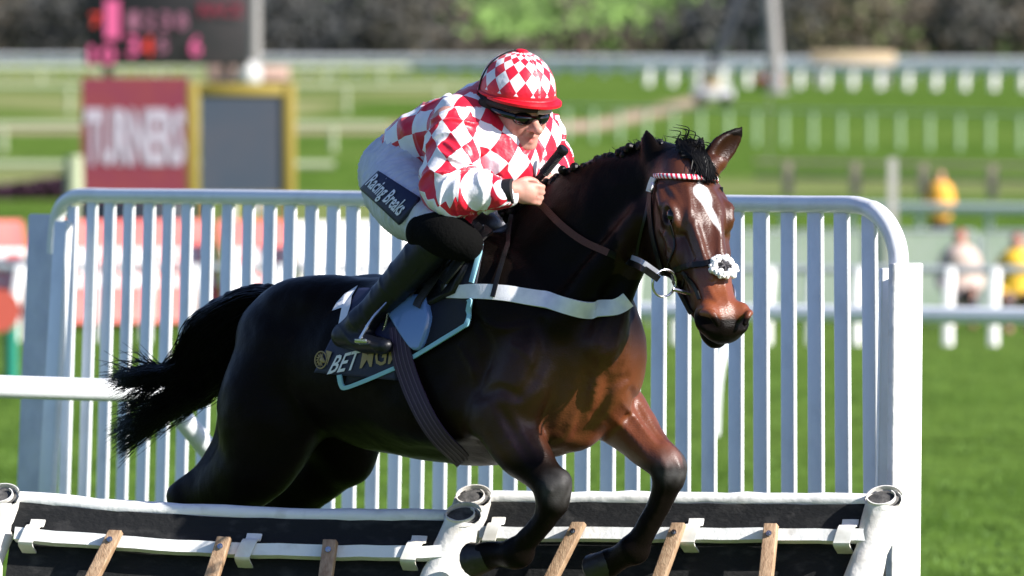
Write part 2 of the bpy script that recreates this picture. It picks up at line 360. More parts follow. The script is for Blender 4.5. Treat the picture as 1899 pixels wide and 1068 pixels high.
# --- running rails ---------------------------------------------------
RAILW = mat('rail_white', (.84, .83, .80), .45)
def railing(name, lab, cat, P0, P1, h, r, n, post_r, m_=None, bars=(1.0,), curve=0.0, fs=1.0, pm=None, grp=None):
    m_ = m_ or RAILW; a, b_ = np.array(P0), np.array(P1); root = empty(name, (a + b_) / 2 * [1, 1, 0] + [0, 0, (a[2] + b_[2]) / 2], lab, cat, grp)
    k_ = 14; pts = [a + (b_ - a) * q for q in np.linspace(0, 1, k_)]
    for p in pts: p[2] = gz(p[1], p[0])
    for fz in bars:
        mb = MB(); mb.tube([p + UP * h * fz for p in pts], r, 8, fs=fs); mb.build('rail', m_, root)
    proto = None; dv = nrm(b_ - a); sd_ = np.cross(dv, UP)
    for i in range(n):
        q = (i + .5) / n; p = a + (b_ - a) * q; p[2] = gz(p[1], p[0])
        if proto is None:
            mb = MB(); mb.tube(spl([p - UP * .1 + sd_ * curve, p + UP * h * .55 + sd_ * curve * .8, p + UP * h], 4), post_r, 7); proto = mb.build('post', pm or m_, root); p0_ = p
        else: c_ = proto.copy(); COL.objects.link(c_); c_.parent = root; c_.location = Vector(p - p0_)
    return root
railing('running_rail', 'long white running rail at the foot of the dark woods, farthest of all', 'rail', GP(-700, 585), GP(2500, 500), 1.25, .24, 70, .22, bars=(1.0, .5))
railing('running_rail', 'white running rail with many posts below the farthest rail on the right', 'rail', GP(1180, 470), GP(2600, 380), 1.3, .22, 26, .22, bars=(1.0,))
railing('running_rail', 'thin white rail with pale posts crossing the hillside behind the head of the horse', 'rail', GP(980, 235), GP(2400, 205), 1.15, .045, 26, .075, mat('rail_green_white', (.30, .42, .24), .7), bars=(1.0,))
railing('post_and_rail_fence', 'brownish wooden rail fence on the slope at the right', 'fence', GP(1400, 172), GP(2300, 165), .80, .05, 7, .13, mat('pale_brown_wood', (.36, .30, .22), .8), bars=(1.0, .55))
railing('running_rail', 'thick pale green and white rail above the stewards at the right', 'rail', GP(1150, 126), GP(2300, 118), .92, .095, 9, .06, mat('pale_rail', (.60, .66, .58), .5), fs=1.0)
railing('running_rail', 'long rail coloured grey for its shaded side, with bent white posts in front of the advertising boards', 'rail', GP(-400, 77), GP(2400, 74), .80, .045, 34, .060, mat('shaded_rail_tube', (.33, .36, .38), .5), curve=.25, pm=RAILW)  # white tube's shaded side put into its grey colour; posts stay white
railing('running_rail', 'white plastic running rail on curved posts beyond the right end of the wing', 'rail', GP(1085, 51), GP(2280, 48), .87, .062, 2, .045, M['white_plastic'], curve=.35)
# left field of blurred rails
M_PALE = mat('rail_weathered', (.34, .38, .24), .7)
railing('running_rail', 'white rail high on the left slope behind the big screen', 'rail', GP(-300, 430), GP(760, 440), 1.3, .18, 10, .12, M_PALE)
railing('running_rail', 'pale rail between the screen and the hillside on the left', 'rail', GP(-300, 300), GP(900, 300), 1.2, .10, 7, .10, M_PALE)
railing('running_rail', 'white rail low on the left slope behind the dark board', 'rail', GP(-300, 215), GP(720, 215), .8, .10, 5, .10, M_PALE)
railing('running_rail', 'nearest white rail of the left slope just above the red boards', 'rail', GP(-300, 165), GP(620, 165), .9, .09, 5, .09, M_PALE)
# plum coloured hedge band on the left
def hedge(P0, P1, h, w_, m_, name, lab, cat, n=2600, kind=None, leaf=.12):
    a, b_ = np.array(P0), np.array(P1); V = []; F_ = []; rs = np.random.RandomState(8)
    for i in range(n):
        p = a + (b_ - a) * rs.rand(); p[2] = gz(p[1], p[0]) + h * rs.rand() ** .8 * (.8 + .3 * math.sin(p[0] * 1.1)); p[1] += rs.uniform(-w_, w_)
        u_ = nrm(rs.randn(3)) * leaf; v_ = nrm(np.cross(u_, rs.randn(3))) * leaf * .6; n_ = len(V); V += [p - u_, p - v_, p + u_, p + v_]; F_.append((n_, n_ + 1, n_ + 2, n_ + 3))
    o = mk(name, V, F_, m_, None, False); tag(o, lab, cat, kind=kind); return o
hedge(GP(-300, 168), GP(150, 168), .55, .5, mat('plum_leaf', (.045, .015, .03), .8, (.08, .03, .06), 4), 'hedge', 'low plum coloured hedge on the left slope beside the red board', 'hedge')
# --- woods on the far side and the hill behind ------------------------
rs = np.random.RandomState(21); V = []; F_ = []; VC = []
tb = MB()
for i in range(620):
    d = 610 + 150 * rs.rand(); px = rs.uniform(-500, 2400); x_ = (px - CX) / FPX * d; h_ = rs.uniform(5.5, 11); c0 = np.array([x_, d - 20, float(gz(d - 20, x_))]); r_ = h_ * .42; sh = np.clip(.22 + .5 * noise3(np.array([[px / 130., 0, 3.]]), 1, 4)[0] + (.75 if 820 < px < 1290 and d > 640 else 0) + .10 * rs.randn(), 0, 1)
    if 850 < px < 1270: h_ = rs.uniform(2.2, 4.4) + (2.5 if rs.rand() < .15 else 0)
    if 560 < px < 700 or 1640 < px < 1720: h_ *= .62
    if h_ > 8 and rs.rand() < .5: tb.tube([c0, c0 + UP * h_ * .5 + [rs.randn() * .5, 0, 0]], [.35, .15], 5)
    bare = rs.rand() < .3
    for k_ in range(90 if not bare else 50):
        q = rs.randn(3); q = q / np.linalg.norm(q) * rs.rand() ** .4; p = c0 + UP * h_ * .55 + q * [r_, r_, h_ * .5]; s_ = rs.uniform(.3, .7)
        u_ = nrm(rs.randn(3)) * s_; v_ = nrm(np.cross(u_, rs.randn(3))) * s_ * .7; n_ = len(V); V += [p - u_, p - v_, p + u_, p + v_]; F_.append((n_, n_ + 1, n_ + 2, n_ + 3)); VC += [sh] * 4
wm = mat('woodland_leaf', (.02, .025, .015), .9, spec=.1); t = wm.node_tree; a = t.nodes.new('ShaderNodeAttribute'); a.attribute_name = 'tone'; r = t.nodes.new('ShaderNodeValToRGB')
for e, (p_, c_) in zip([r.color_ramp.elements[0], r.color_ramp.elements[1]], ((.0, (.052, .056, .058)), (1, (.20, .32, .09)))): e.position = p_; e.color = (*c_, 1)
for p_, c_ in ((.35, (.075, .072, .062)), (.6, (.115, .090, .062)), (.8, (.12, .17, .065))): e = r.color_ramp.elements.new(p_); e.color = (*c_, 1)
t.links.new(a.outputs['Fac'], r.inputs[0]); t.links.new(r.outputs[0], t.nodes['Principled BSDF'].inputs['Base Color'])
n0 = len(V); V = V + tb.v; F_ = F_ + [tuple(i + n0 for i in f) for f in tb.f]; VC += [.6] * len(tb.v)
o = mk('woodland', V, F_, wm, None, False, {'tone': VC}); tag(o, 'dark belt of trees along the far edge of the racecourse', 'woodland', kind='stuff')
# --- big screen, boards, poles ----------------------------------------
def panel(px0, px1, py0, py1, d, th=.12):      # centre and half sizes of an upright board
    a, b_ = at(px0, py1, d), at(px1, py0, d); return (a + b_) / 2, ((b_[0] - a[0]) / 2, th, (b_[2] - a[2]) / 2)
AXS = (CR, np.array([0, 1., 0]), UP)
bs = empty('screen', GP(308, 150), 'tall dark electronic results screen with pink and red figures on the left', 'screen')
c, h = panel(160, 462, -190, 122, 150, .35); mb = MB(); mb.box(c, AXS, h, .04); mb.build('casing', mat('screen_black', (.012, .012, .014), .5, (.02, .016, .018), 3), bs)
mb = MB()
for px in (200, 420):
    q = at(px, 122, 150); mb.box((q + GP(px, 150)) / 2, AXS, (.09, .09, (q[2] - GP(px, 150)[2]) / 2)); mb.build('leg', mat('dark_steel', (.05, .05, .055), .5), bs); mb = MB()
def word(name, s_, c_, w_, hgt, m_, parent, yo, bold=.02, ax_=None):
    ex, ez = (CR, UP) if ax_ is None else (ax_[0], ax_[2])
    cu = bpy.data.curves.new(name, 'FONT'); cu.body = s_; cu.offset = bold; cu.resolution_u = 2; to = bpy.data.objects.new(name, cu); COL.objects.link(to)
    me = bpy.data.meshes.new_from_object(to.evaluated_get(bpy.context.evaluated_depsgraph_get())); bpy.data.objects.remove(to)
    P = np.array([v_.co[:2] for v_ in me.vertices]); T = [tuple(p.vertices) for p in me.polygons]; bpy.data.meshes.remove(me); mn, mx = P.min(0), P.max(0); Q = (P - mn) / (mx - mn) - .5
    V = np.array([c_ + ex * q[0] * w_ + ez * q[1] * hgt - np.array([0, yo, 0]) for q in Q]); return mk(name, V, T, m_, parent, False)
led = mat('led_pink', (.5, .08, .2), .5, emit=(.55, .10, .22, .17)); led2 = mat('led_red', (.5, .03, .02), .5, emit=(.6, .05, .03, .16)); led3 = mat('led_mauve', (.2, .08, .12), .5, emit=(.22, .08, .13, .28))
def px_c(px, py, d): return at(px, py, d)
def fig(nm, px0, px1, py0, py1, m_, s_):
    c_, h_ = panel(px0, px1, py0, py1, 149.6, 0); word(nm, s_, c_, h_[0] * 2, h_[2] * 2, m_, bs, .02)
fig('figures', 195, 222, 0, 72, led, 'I'); fig('figures', 168, 190, 25, 50, led2, '7'); [fig('figures', 238 + 30 * i_, 258 + 30 * i_, 22, 55, led3, s_) for i_, s_ in enumerate('1238')]; fig('figures', 236, 258, 66, 104, led, '3'); fig('figures', 264, 284, 66, 104, led2, '4')
fig('figures', 292, 312, 70, 98, led3, '5'); fig('figures', 352, 374, 66, 104, led, '6'); fig('figures', 165, 215, 84, 120, led, '10'); fig('figures', 370, 452, 4, 30, mat('led_dark', (.1, .01, .02), .5, emit=(.16, .01, .03, .5)), 'RACE')
rb = empty('advertising_board', GP(250, 112), 'square red advertising board with white lettering below the big screen', 'advertising board'); c, h = panel(152, 350, 143, 372, 112, .06)
M['board_red'] = mat('board_red', (.22, .035, .04), .7, (.19, .025, .05), 2); mb = MB(); mb.box(c, AXS, h); mb.build('panel', M['board_red'], rb)
c2, h2 = panel(158, 344, 200, 308, 112, 0); word('lettering', 'TURNERS', c2, h2[0] * 2, h2[2] * 2, mat('board_white', (.42, .38, .44), .7), rb, .08, .05)
for px in (170, 335): q0 = at(px, 372, 112); g0 = GP(px, 112); mb = MB(); mb.box((q0 + g0) / 2, AXS, (.05, .05, (q0[2] - g0[2]) / 2)); mb.build('leg', M['gun_metal'], rb)
gb_ = empty('screen', GP(448, 108), 'blank slate grey screen in a yellow frame beside the red board', 'screen'); c, h = panel(372, 528, 176, 372, 108, .05); mb = MB(); mb.box(c, AXS, h); mb.build('display', mat('slate', (.055, .072, .10), .45, (.075, .08, .10), 1), gb_)
mb = MB(); W_ = (22 / FPX * 108) / 2
ca, ha = panel(347, 548, 155, 372, 108.0, .10)
for sx in (-1, 1): mb.box(ca + CR * sx * (ha[0] - W_), AXS, (W_, .09, ha[2]), .01)
mb.box(ca + UP * (ha[2] - W_), AXS, (ha[0] - 2 * W_ - .003, .085, W_), .01); mb.box(ca - UP * (ha[2] - W_ * .6), AXS, (ha[0] - 2 * W_ - .003, .085, W_ * .6), .01); mb.build('frame', mat('frame_yellow', (.30, .22, .035), .6), gb_)
for px in (365, 530): q0 = at(px, 372, 108); g0 = GP(px, 108); mb = MB(); mb.box((q0 + g0) / 2, AXS, (.05, .05, (q0[2] - g0[2]) / 2)); mb.build('leg', M['gun_metal'], gb_)
# marquee roof strip and round white lamp behind the slate screen
kb = empty('hut', GP(455, 190), 'small pinkish hut behind the slate grey screen', 'hut'); c, h = panel(385, 535, 123, 150, 190, .8); mb = MB(); mb.box(c, AXS, h, .03); mb.build('roof', mat('pinkish', (.42, .27, .22), .7), kb)
c3 = GP(460, 190); mb = MB(); mb.box([c[0], c[1], (c[2] - h[2] + c3[2]) / 2], AXS, (h[0] * .9, .7, (c[2] - h[2] - c3[2]) / 2 - .01)); mb.build('wall', mat('hut_wall', (.20, .18, .14), .8), kb)
tk = empty('balloon', at(461, 139, 150) - UP * .30, 'round white balloon floating above the slate grey screen', 'balloon'); mb = MB(); mb.sphere(at(461, 139, 150), (.29, .29, .31), 18, 12); mb.build('skin', mat('balloon_white', (.50, .50, .48), .6), tk); mb = MB(); q = at(461, 139, 150); mb.tube([q - UP * .3, [q[0], q[1], GP(461, 150)[2]]], .01, 5); mb.build('string', RAILW, tk)
def pole(px, py, d, r, m_, lab, cat, lean=0, nm='pole', arm=None):
    b0 = GP(px + lean, d); tp = at(px, py, d); root = empty(nm, b0, lab, cat); mb = MB(); mb.tube([b0, (b0 + tp) / 2, tp], [r * 1.15, r, r * .85], 10); mb.build('shaft', m_, root); mb = MB(); mb.tube([b0 - UP * .05, b0 + UP * .12], [r * 2, r * 1.7], 10); mb.build('base', m_, root); return root
greyp = mat('pole_grey', (.24, .23, .22), .6)
pole(472, -60, 158, .155, greyp, 'grey steel pole standing against the right side of the big screen', 'pole')
pole(1424, -60, 400, .40, greyp, 'tall grey pole in front of the woods above the head of the horse', 'pole', 16)
pole(1396, -60, 420, .30, mat('pole_dark', (.03, .035, .045), .6), 'dark leaning pole beside the tall grey pole', 'pole', -92)
pole(137, 288, 105, .15, M_PALE, 'short thick white post to the left of the red board', 'post', nm='post')
# tan sign by the far rails
ts = empty('sign', GP(1580, 455), 'long tan sign standing over the far rails at the right', 'sign'); c, h = panel(1502, 1660, 96, 124, 455, .2); mb = MB(); mb.box(c, AXS, h, .05); mb.build('panel', mat('tan', (.50, .38, .24), .7), ts)
for px in (1515, 1645): g0 = GP(px, 455); mb = MB(); mb.box([(g0[0]), g0[1], (g0[2] + c[2] - h[2]) / 2], AXS, (.15, .1, (c[2] - h[2] - g0[2]) / 2)); mb.build('leg', greyp, ts)
def cart(px, d, lab, sc=1.0, col=(.5, .5, .52)):
    g0 = GP(px, d); root = empty('buggy', g0, lab, 'buggy'); mb = MB(); mb.box(g0 + UP * .55 * sc, AXS, (.95 * sc, .6 * sc, .25 * sc), .08); mb.build('body', mat('buggy_paint', col, .4), root)
    mb = MB(); mb.box(g0 + UP * 1.75 * sc, AXS, (.8 * sc, .6 * sc, .04 * sc), .02); 
    for sx in (-.7, .7):
        for sy in (-.5, .5): mb.tube([g0 + np.array([sx, sy, .8]) * sc, g0 + np.array([sx, sy, 1.72]) * sc], .03, 6)
    mb.build('canopy', mat('canopy_white', (.75, .75, .75), .5), root)
    mb = MB(); mb.box(g0 + UP * 1.0 * sc, AXS, (.3 * sc, .5 * sc, .22 * sc), .05); mb.build('seat', mat('seat_tan', (.45, .33, .18), .7), root)
    for sx in (-.6, .6):
        for sy in (-.55, .55): mb = MB(); q = g0 + np.array([sx, sy, .26]) * sc; mb.tube([q - [0, .09, 0], q + [0, .09, 0]], .26 * sc, 14); mb.build('wheel', M['black_leather'], root)
cart(1322, 330, 'small pale buggy parked beside the brown track', 1.0)
cart(1428, 430, 'small buggy standing at the far rails below the tall pole', 1.0, (.35, .06, .06))
mr = empty('mirror', at(1427, 148, 200), 'round shiny mirror on a thin stake catching the sun on the slope', 'mirror'); mb = MB(); mb.sphere(at(1427, 148, 200), (.085, .05, .085), 18, 12); mb.build('glass', mat('mirror_glass', (.9, .9, .9), .05, metal=1.0), mr); mb = MB(); q = at(1427, 148, 200); mb.tube([q - UP * .08, [q[0], q[1], GP(1427, 200)[2]]], .012, 6); mb.build('stake', greyp, mr)
# advertising hoarding along the left
ad_w = mat('hoarding_white', (.80, .78, .76), .5, (.70, .66, .66), 1.5); ad_r = mat('hoarding_red', (.62, .10, .09), .5, (.70, .18, .15), 1.2); ad_l = mat('hoarding_letter', (.85, .82, .82), .5)
AXH = [nrm([math.cos(R(20)), math.sin(R(20)), 0])]; AXH.append(nrm(np.cross(UP + nrm([-math.sin(R(20)), math.cos(R(20)), 0]) * .55, AXH[0]))); AXH.append(np.cross(AXH[0], AXH[1])); NH = AXH[1] * (-1 if AXH[1][1] > 0 else 1)
adx = [(-330, 60), (64, 410), (414, 545)]
for i, (a, b_) in enumerate(adx):
    lab = ('red hoarding panel with big white letters at the left edge', 'long red and white hoarding panel behind the left bars of the wing', 'short red hoarding panel behind the tail of the horse')[i]
    ro = empty('hoarding', GP((a + b_) / 2, 81.5), lab, 'advertising board', 'advertising boards beyond the grey rail'); c, h = panel(a, b_, 399, 612, 81.5, .04); mb = MB(); mb.box(c, AXH, h); mb.build('panel', ad_r, ro)
    wb, wh_ = panel(a + 1, b_ - 1, 461, 536, 81.5, .01); wb = c + AXH[2] * (wb[2] - c[2]); mb = MB(); mb.box(wb + NH * .043, AXH, wh_); mb.build('band', ad_w, ro)
    s_ = ('TURNERS', 'TURNERS', 'TUR')[i]; l_, lh = panel(a + 8, b_ - 8, 468, 530, 81.5, 0); l_ = c + AXH[2] * (l_[2] - c[2]); word('lettering', s_, l_ + NH * .058, lh[0] * 2, lh[2] * 2, ad_r, ro, 0, .03, AXH)
ro = empty('hoarding', GP(690, 81.5), 'plain white hoarding panel behind the leg of the jockey', 'advertising board', 'advertising boards beyond the grey rail'); c, h = panel(549, 905, 402, 612, 81.5, .04); mb = MB(); mb.box(c, AXH, h); mb.build('panel', ad_w, ro)
l_, lh = panel(560, 890, 430, 585, 81.5, 0); word('lettering', 'TURNERS', l_, lh[0] * 2, lh[2] * 2, mat('faint_pink', (.78, .66, .62), .5), ro, -.05, 0, AXH)
# dark and yellow crates on the ground behind the hoardings
bx = empty('equipment_case', GP(250, 95), 'long black equipment case just above the red hoarding', 'case'); c, h = panel(150, 345, 372, 430, 95, .4); mb = MB(); c[2] = (c[2] + h[2] + 0) / 2; mb.box(c, AXS, (h[0], .4, c[2]), .03); mb.build('case', mat('case_black', (.015, .02, .03), .5), bx)
for i, (a, b_) in enumerate(((368, 390), (415, 440), (440, 470), (486, 508), (524, 545))):
    ye = ((.62, .30, .02), (.5, .5, .42), (.42, .38, .05), (.65, .30, .02), (.55, .20, .05))[i]; c, h = panel(a, b_, 372 + i, 430, 95, .15); top = c[2] + h[2]
    ro = empty('bollard', (c[0], c[1], 0), ('bright orange bollard nearest the black case', 'off white bollard above the red hoarding', 'olive yellow bollard above the red hoarding', 'amber bollard near the end of the red hoarding', 'brick coloured bollard at the end of the red hoarding')[i], 'bollard')
    mb = MB(); mb.tube([[c[0], c[1], q * top] for q in (0, .08, .1, .85, .95, 1)], [h[0] * 1.5, h[0] * 1.5, h[0], h[0] * .9, h[0] * .75, h[0] * .3], 12); mb.build('body', mat('bollard_col', ye, .5), ro)
# green marker post with a red disc, lower left
gp_ = empty('marker_post', GP(20, 62), 'green marker post carrying a red disc at the far left', 'marker post'); mb = MB(); b0 = GP(20, 62); mb.tube([b0, [b0[0], b0[1], at(20, 556, 62)[2]]], .062, 12); mb.build('post', mat('post_green', (.01, .20, .13), .4), gp_)
q = at(-2, 576, 61.8); mb = MB(); mb.tube([q + [0, .03, 0], q - [0, .03, 0]], .19, 28); mb.build('disc', mat('disc_red', (.50, .09, .06), .55), gp_)
# crowd barriers on the right
barm = mat('barrier_grey', (.30, .33, .34), .45, metal=.3); grn = mat('barrier_net', (.26, .34, .24), .9, (.32, .38, .30), 3)
def barrier(px0, d, w_, lab):
    g0 = GP(px0, d); root = empty('crowd_barrier', g0, lab, 'barrier', 'grey crowd barriers along the right of the course'); mb = MB(); H = 1.12
    mb.tube([g0 + [0, 0, .1], g0 + [0, 0, H - .1], g0 + [.05, 0, H], g0 + [w_ - .05, 0, H], g0 + [w_, 0, H - .1], g0 + [w_, 0, .1]], .024, 8); mb.tube([g0 + [0, 0, .18], g0 + [w_, 0, .18]], .018, 6); mb.build('frame', barm, root)
    mb = MB()
    for i in range(1, 17): mb.tube([g0 + [w_ * i / 17, 0, .18], g0 + [w_ * i / 17, 0, H]], .009, 5)
    mb.build('bars', barm, root)
    for sx in (.25, .75): mb = MB(); p = g0 + np.array([w_ * sx, 0, .0]); mb.tube([p + [0, -.3, 0], p + [0, 0, .15], p + [0, .3, 0]], .02, 6); mb.build('foot', barm, root)
nb = 0
for px in np.arange(1120, 2100, 352):
    nb += 1; barrier(px, 84, 2.2, ('barrier beyond the noseband of the horse', 'barrier directly behind the right post of the wing', 'barrier at the right edge of the view')[nb - 1])
root = empty('windbreak', GP(1500, 92), 'long low green netting screen behind the crowd barriers', 'netting screen'); c, h = panel(1120, 2200, 430, 606, 92, .02); mb = MB(); mb.box(c, AXS, h); mb.build('netting', grn, root)
for px in (1655, 1990): mb = MB(); b0 = GP(px, 91.9); mb.box([b0[0], b0[1] - .06, 1.0], AXS, (.06, .04, 1.0)); mb.build('post', mat('faded_post', (.42, .40, .36), .6) if px == 1655 else RAILW, root)
# stewards ---------------------------------------------------------------
def steward(px, d, lab, sit, col, hair, sc=1.0, zo=0):
    g0 = GP(px, d); root = empty('person', g0, lab, 'person'); f = Field(np.arange(g0[0] - .6, g0[0] + .6, .02), np.arange(g0[1] - .6, g0[1] + .6, .02), np.arange(g0[2] - .02, g0[2] + 2, .02))
    def q(x_, y_, z_): return g0 + np.array([x_, y_, z_]) * sc
    hz = .42 if sit else .92
    f.chain([q(0, 0, hz), q(0, 0, hz + .3), q(0, -.02, hz + .5)], [.14, .14, .15], .04, 4, CR, 1.2); f.chain([q(0, -.02, hz + .5), q(0, -.04, hz + .66)], [.07, .055], .03, 3); f.ell(q(0, -.05, hz + .74), (.075, .09, .11), None, .02)
    for s in (-1, 1):
        if sit: f.chain([q(s * .09, 0, hz), q(s * .14, -.38, hz + .05)], [.085, .06], .03, 3); f.chain([q(s * .14, -.38, hz + .05), q(s * .13, -.34, .06)], [.055, .04], .02, 3)
        else: f.chain([q(s * .09, 0, hz), q(s * .11, .0, .5)], [.085, .06], .03, 3); f.chain([q(s * .11, 0, .5), q(s * .12, .04, .06)], [.055, .04], .02, 3)
        f.chain([q(s * .13, -.34 if sit else .04, .04), q(s * .14, -.5 if sit else -.14, .035)], [.04, .035], .02, 3)
        f.chain([q(s * .19, 0, hz + .48), q(s * .25, .02, hz + .2), q(s * .20, -.2, hz + .08)], [.055, .045, .035], .02, 4); f.ell(q(s * .19, -.24, hz + .07), (.035, .05, .03), None, .01)
    V, Fc = f.mesh(1); mk('body', V, Fc, M['st_skin'], root)
    f = Field(np.arange(g0[0] - .6, g0[0] + .6, .02), np.arange(g0[1] - .6, g0[1] + .6, .02), np.arange(g0[2] - .02, g0[2] + 2, .02))
    f.chain([q(0, 0, hz - .02), q(0, 0, hz + .3), q(0, -.02, hz + .5)], [.17, .17, .17], .04, 4, CR, 1.2)
    for s in (-1, 1): f.chain([q(s * .19, 0, hz + .48), q(s * .25, .02, hz + .2), q(s * .21, -.16, hz + .1)], [.075, .065, .055], .03, 4)
    V, Fc = f.mesh(1); mk('jacket', V, Fc, col, root)
    mb = MB(); mb.sphere(q(0, -.03, hz + .78), (.09 * sc, .10 * sc, .095 * sc), 12, 8); mb.build('hair', hair, root)
    mb = MB()
    for s in (-1, 1):
        P = [q(s * .09, 0, hz), q(s * .14, -.38, hz + .05), q(s * .13, -.34, .1)] if sit else [q(s * .09, 0, hz), q(s * .11, 0, .5), q(s * .12, .04, .08)]
        mb.tube(P, [.11, .08, .06], 10)
    mb.build('trousers', M['st_dark'], root)
M['st_skin'] = mat('steward_skin', (.45, .22, .16), .6); M['st_dark'] = mat('dark_cloth', (.03, .035, .05), .8); hv = mat('hi_vis_orange', (.85, .36, .02), .6, (.80, .42, .06), 8); hy = mat('hi_vis_yellow', (.85, .55, .02), .6, (.8, .45, .05), 8); hg = mat('jacket_pale', (.55, .42, .36), .7); hr_ = mat('red_hair', (.20, .03, .02), .8)
steward(1743, 124, 'standing steward in an orange high visibility jacket beyond the thick rail', False, hv, M['st_skin'], .86)
steward(1780, 82.5, 'crouching person in a pale jacket with red hat behind the grey rail', True, hg, hr_, .9)
steward(1886, 80, 'person in a bright yellow jacket seated at the right edge by the grey rail', True, hy, hr_, .88)
# ================================================================== THE WING
wg = empty('wing_fence', (-.3, 3.0, 0), 'large white plastic wing of upright bars with rounded top corners beside the hurdle', 'fence')
TR = at(1600, 383, 20.75); WR = at(1668, 470, 20.62); WL = at(80, 420, 25.4)
pr = lambda px, py, q: at(px, py, 20.6 + (25.5 - 20.6) * q)      # q 0 at the right, 1 at the left end
def dq(px): # depth share along the straight wing for a column of the photograph
    a, b_ = at(1668, 400, 20.6), at(80, 400, 25.5); k_ = (px - CX) / FPX; t_ = (a[0] - k_ * (a[1] + 20)) / (k_ * (b_[1] - a[1]) - (b_[0] - a[0])); return t_
def WP(px, py): return at(px, py, 20.6 + 4.9 * dq(px))
WPL = M['white_plastic']
mb = MB(); P = [WP(1668, 560), WP(1667, 505), WP(1664, 460), WP(1650, 422), WP(1625, 394), WP(1592, 381), WP(1560, 379)] 
P = list(spl(P, 5)) + [WP(1500, 379), WP(1100, 374), WP(700, 369), WP(400, 365), WP(200, 363)] + list(spl([WP(170, 362), WP(140, 364), WP(118, 378), WP(107, 400), WP(103, 430), WP(101, 470)], 5))
rr_ = [.0265] * len(P)
for i, p in enumerate(P): 
    if i < 22: rr_[i] = .030
mb.tube(P, rr_, 14); mb.build('top_rail', WPL, wg)
ang = nrm(WP(200, 400) - WP(1600, 400)); wn = np.cross(ang, UP)
def barp(pt, pb): 
    a, b_ = WP(*pt), WP(*pb); b_ = b_.copy(); d_ = b_ - a; k_ = (a[2] - .25) / (a[2] - b_[2]); return a, a + d_ * k_
# bars: top columns run from 1655 to 135, spaced evenly along the wing
tl = np.linspace(dq(1613), dq(136), 36)
for i, t_ in enumerate(tl):
    a, b_ = at(1668, 400, 20.6), at(80, 400, 25.5); P0 = a + (b_ - a) * t_; kx = P0[0] / (P0[1] + 20) * FPX + CX
    ytop = np.interp(kx, [110, 170, 1560, 1612, 1640], [395, 366, 384, 398, 410]); a, b_ = barp((kx, ytop), (kx - np.interp(kx, [100, 1650], [17, -4]), 915))
    jit = rs.randn() * .002
    mb = MB(); mb.box((a + b_) / 2 + ang * jit * 1.5, (nrm(a - b_ + ang * jit * 1.5), ang, wn), (np.linalg.norm(a - b_) / 2, .038 + .001 * rs.randn(), .0075), .0065); mb.build('bar', WPL, wg)
# bottom rail and end posts
mb = MB(); q0, q1 = barp((1655, 420), (1655, 915))[1], barp((120, 420), (103, 915))[1]; mb.tube([q0, q1], .026, 10); mb.build('bottom_rail', WPL, wg)
def postbox(px_t, py_t, px_b, py_b, d, hw, hd_, name, m_, rot=0.0, bev=.006):
    a = at(px_t, py_t, d); b_ = at(px_b, py_b, d); dv = nrm(a - b_); k_ = (a[2]) / (a[2] - b_[2]); b_ = a + (b_ - a) * k_; ax1 = nrm(np.array([math.cos(rot), math.sin(rot), 0])); mb = MB(); mb.box((a + b_) / 2, (dv, ax1, np.cross(dv, ax1)), (np.linalg.norm(a - b_) / 2, hw, hd_), bev); return mb.build(name, m_, wg)
postbox(1680, 488, 1675, 1068, 20.45, .066, .014, 'end_post', M['white_pad'], R(48))
postbox(1647, 497, 1640, 920, 20.55, .024, .02, 'inner_post', WPL, R(10))
mb = MB()
for py in (537, 556, 800, 812): mb.box(at(1655, py, 20.42), AXS, (.004, .01, .012))
mb.build('hinge', mat('hinge_grey', (.25, .25, .26), .4, metal=.6), wg)
postbox(84, 397, 62, 915, 25.6, .112, .014, 'padded_post', mat('padded_cloth', (.64, .65, .68), .75, (.52, .53, .58), 8, .6, 16), R(-58), .012)
postbox(118, 410, 88, 915, 25.2, .050, .014, 'end_post', WPL, R(-58), .008)
# broken length of rail lying in front of the left bars
br_ = empty('loose_rail', at(150, 718, 23.0) * [1, 1, 0], 'white rail length ending in a bent foot in front of the left bars', 'rail')
mb = MB(); P = [at(-260, 708, 22.6), at(0, 717, 22.8), at(150, 722, 22.95), at(262, 725, 23.05)] + list(spl([at(290, 733, 23.1), at(322, 755, 23.15), at(352, 792, 23.2), at(392, 842, 23.3), at(425, 900, 23.35)], 5)); mb.tube(P, [.038] * 4 + [.036] * (len(P) - 4), 14); mb.build('rail', WPL, br_)
for px in (-150, ): p = at(px, 712, 22.7); mb = MB(); mb.tube([p, [p[0] - .05, p[1] - .1, 0]], .035, 10); mb.build('post', WPL, br_)
p = at(425, 900, 23.35); mb = MB(); mb.tube([p, p + [.35, 0, -p[2] + .02]], .036, 10); mb.build('post', WPL, br_)
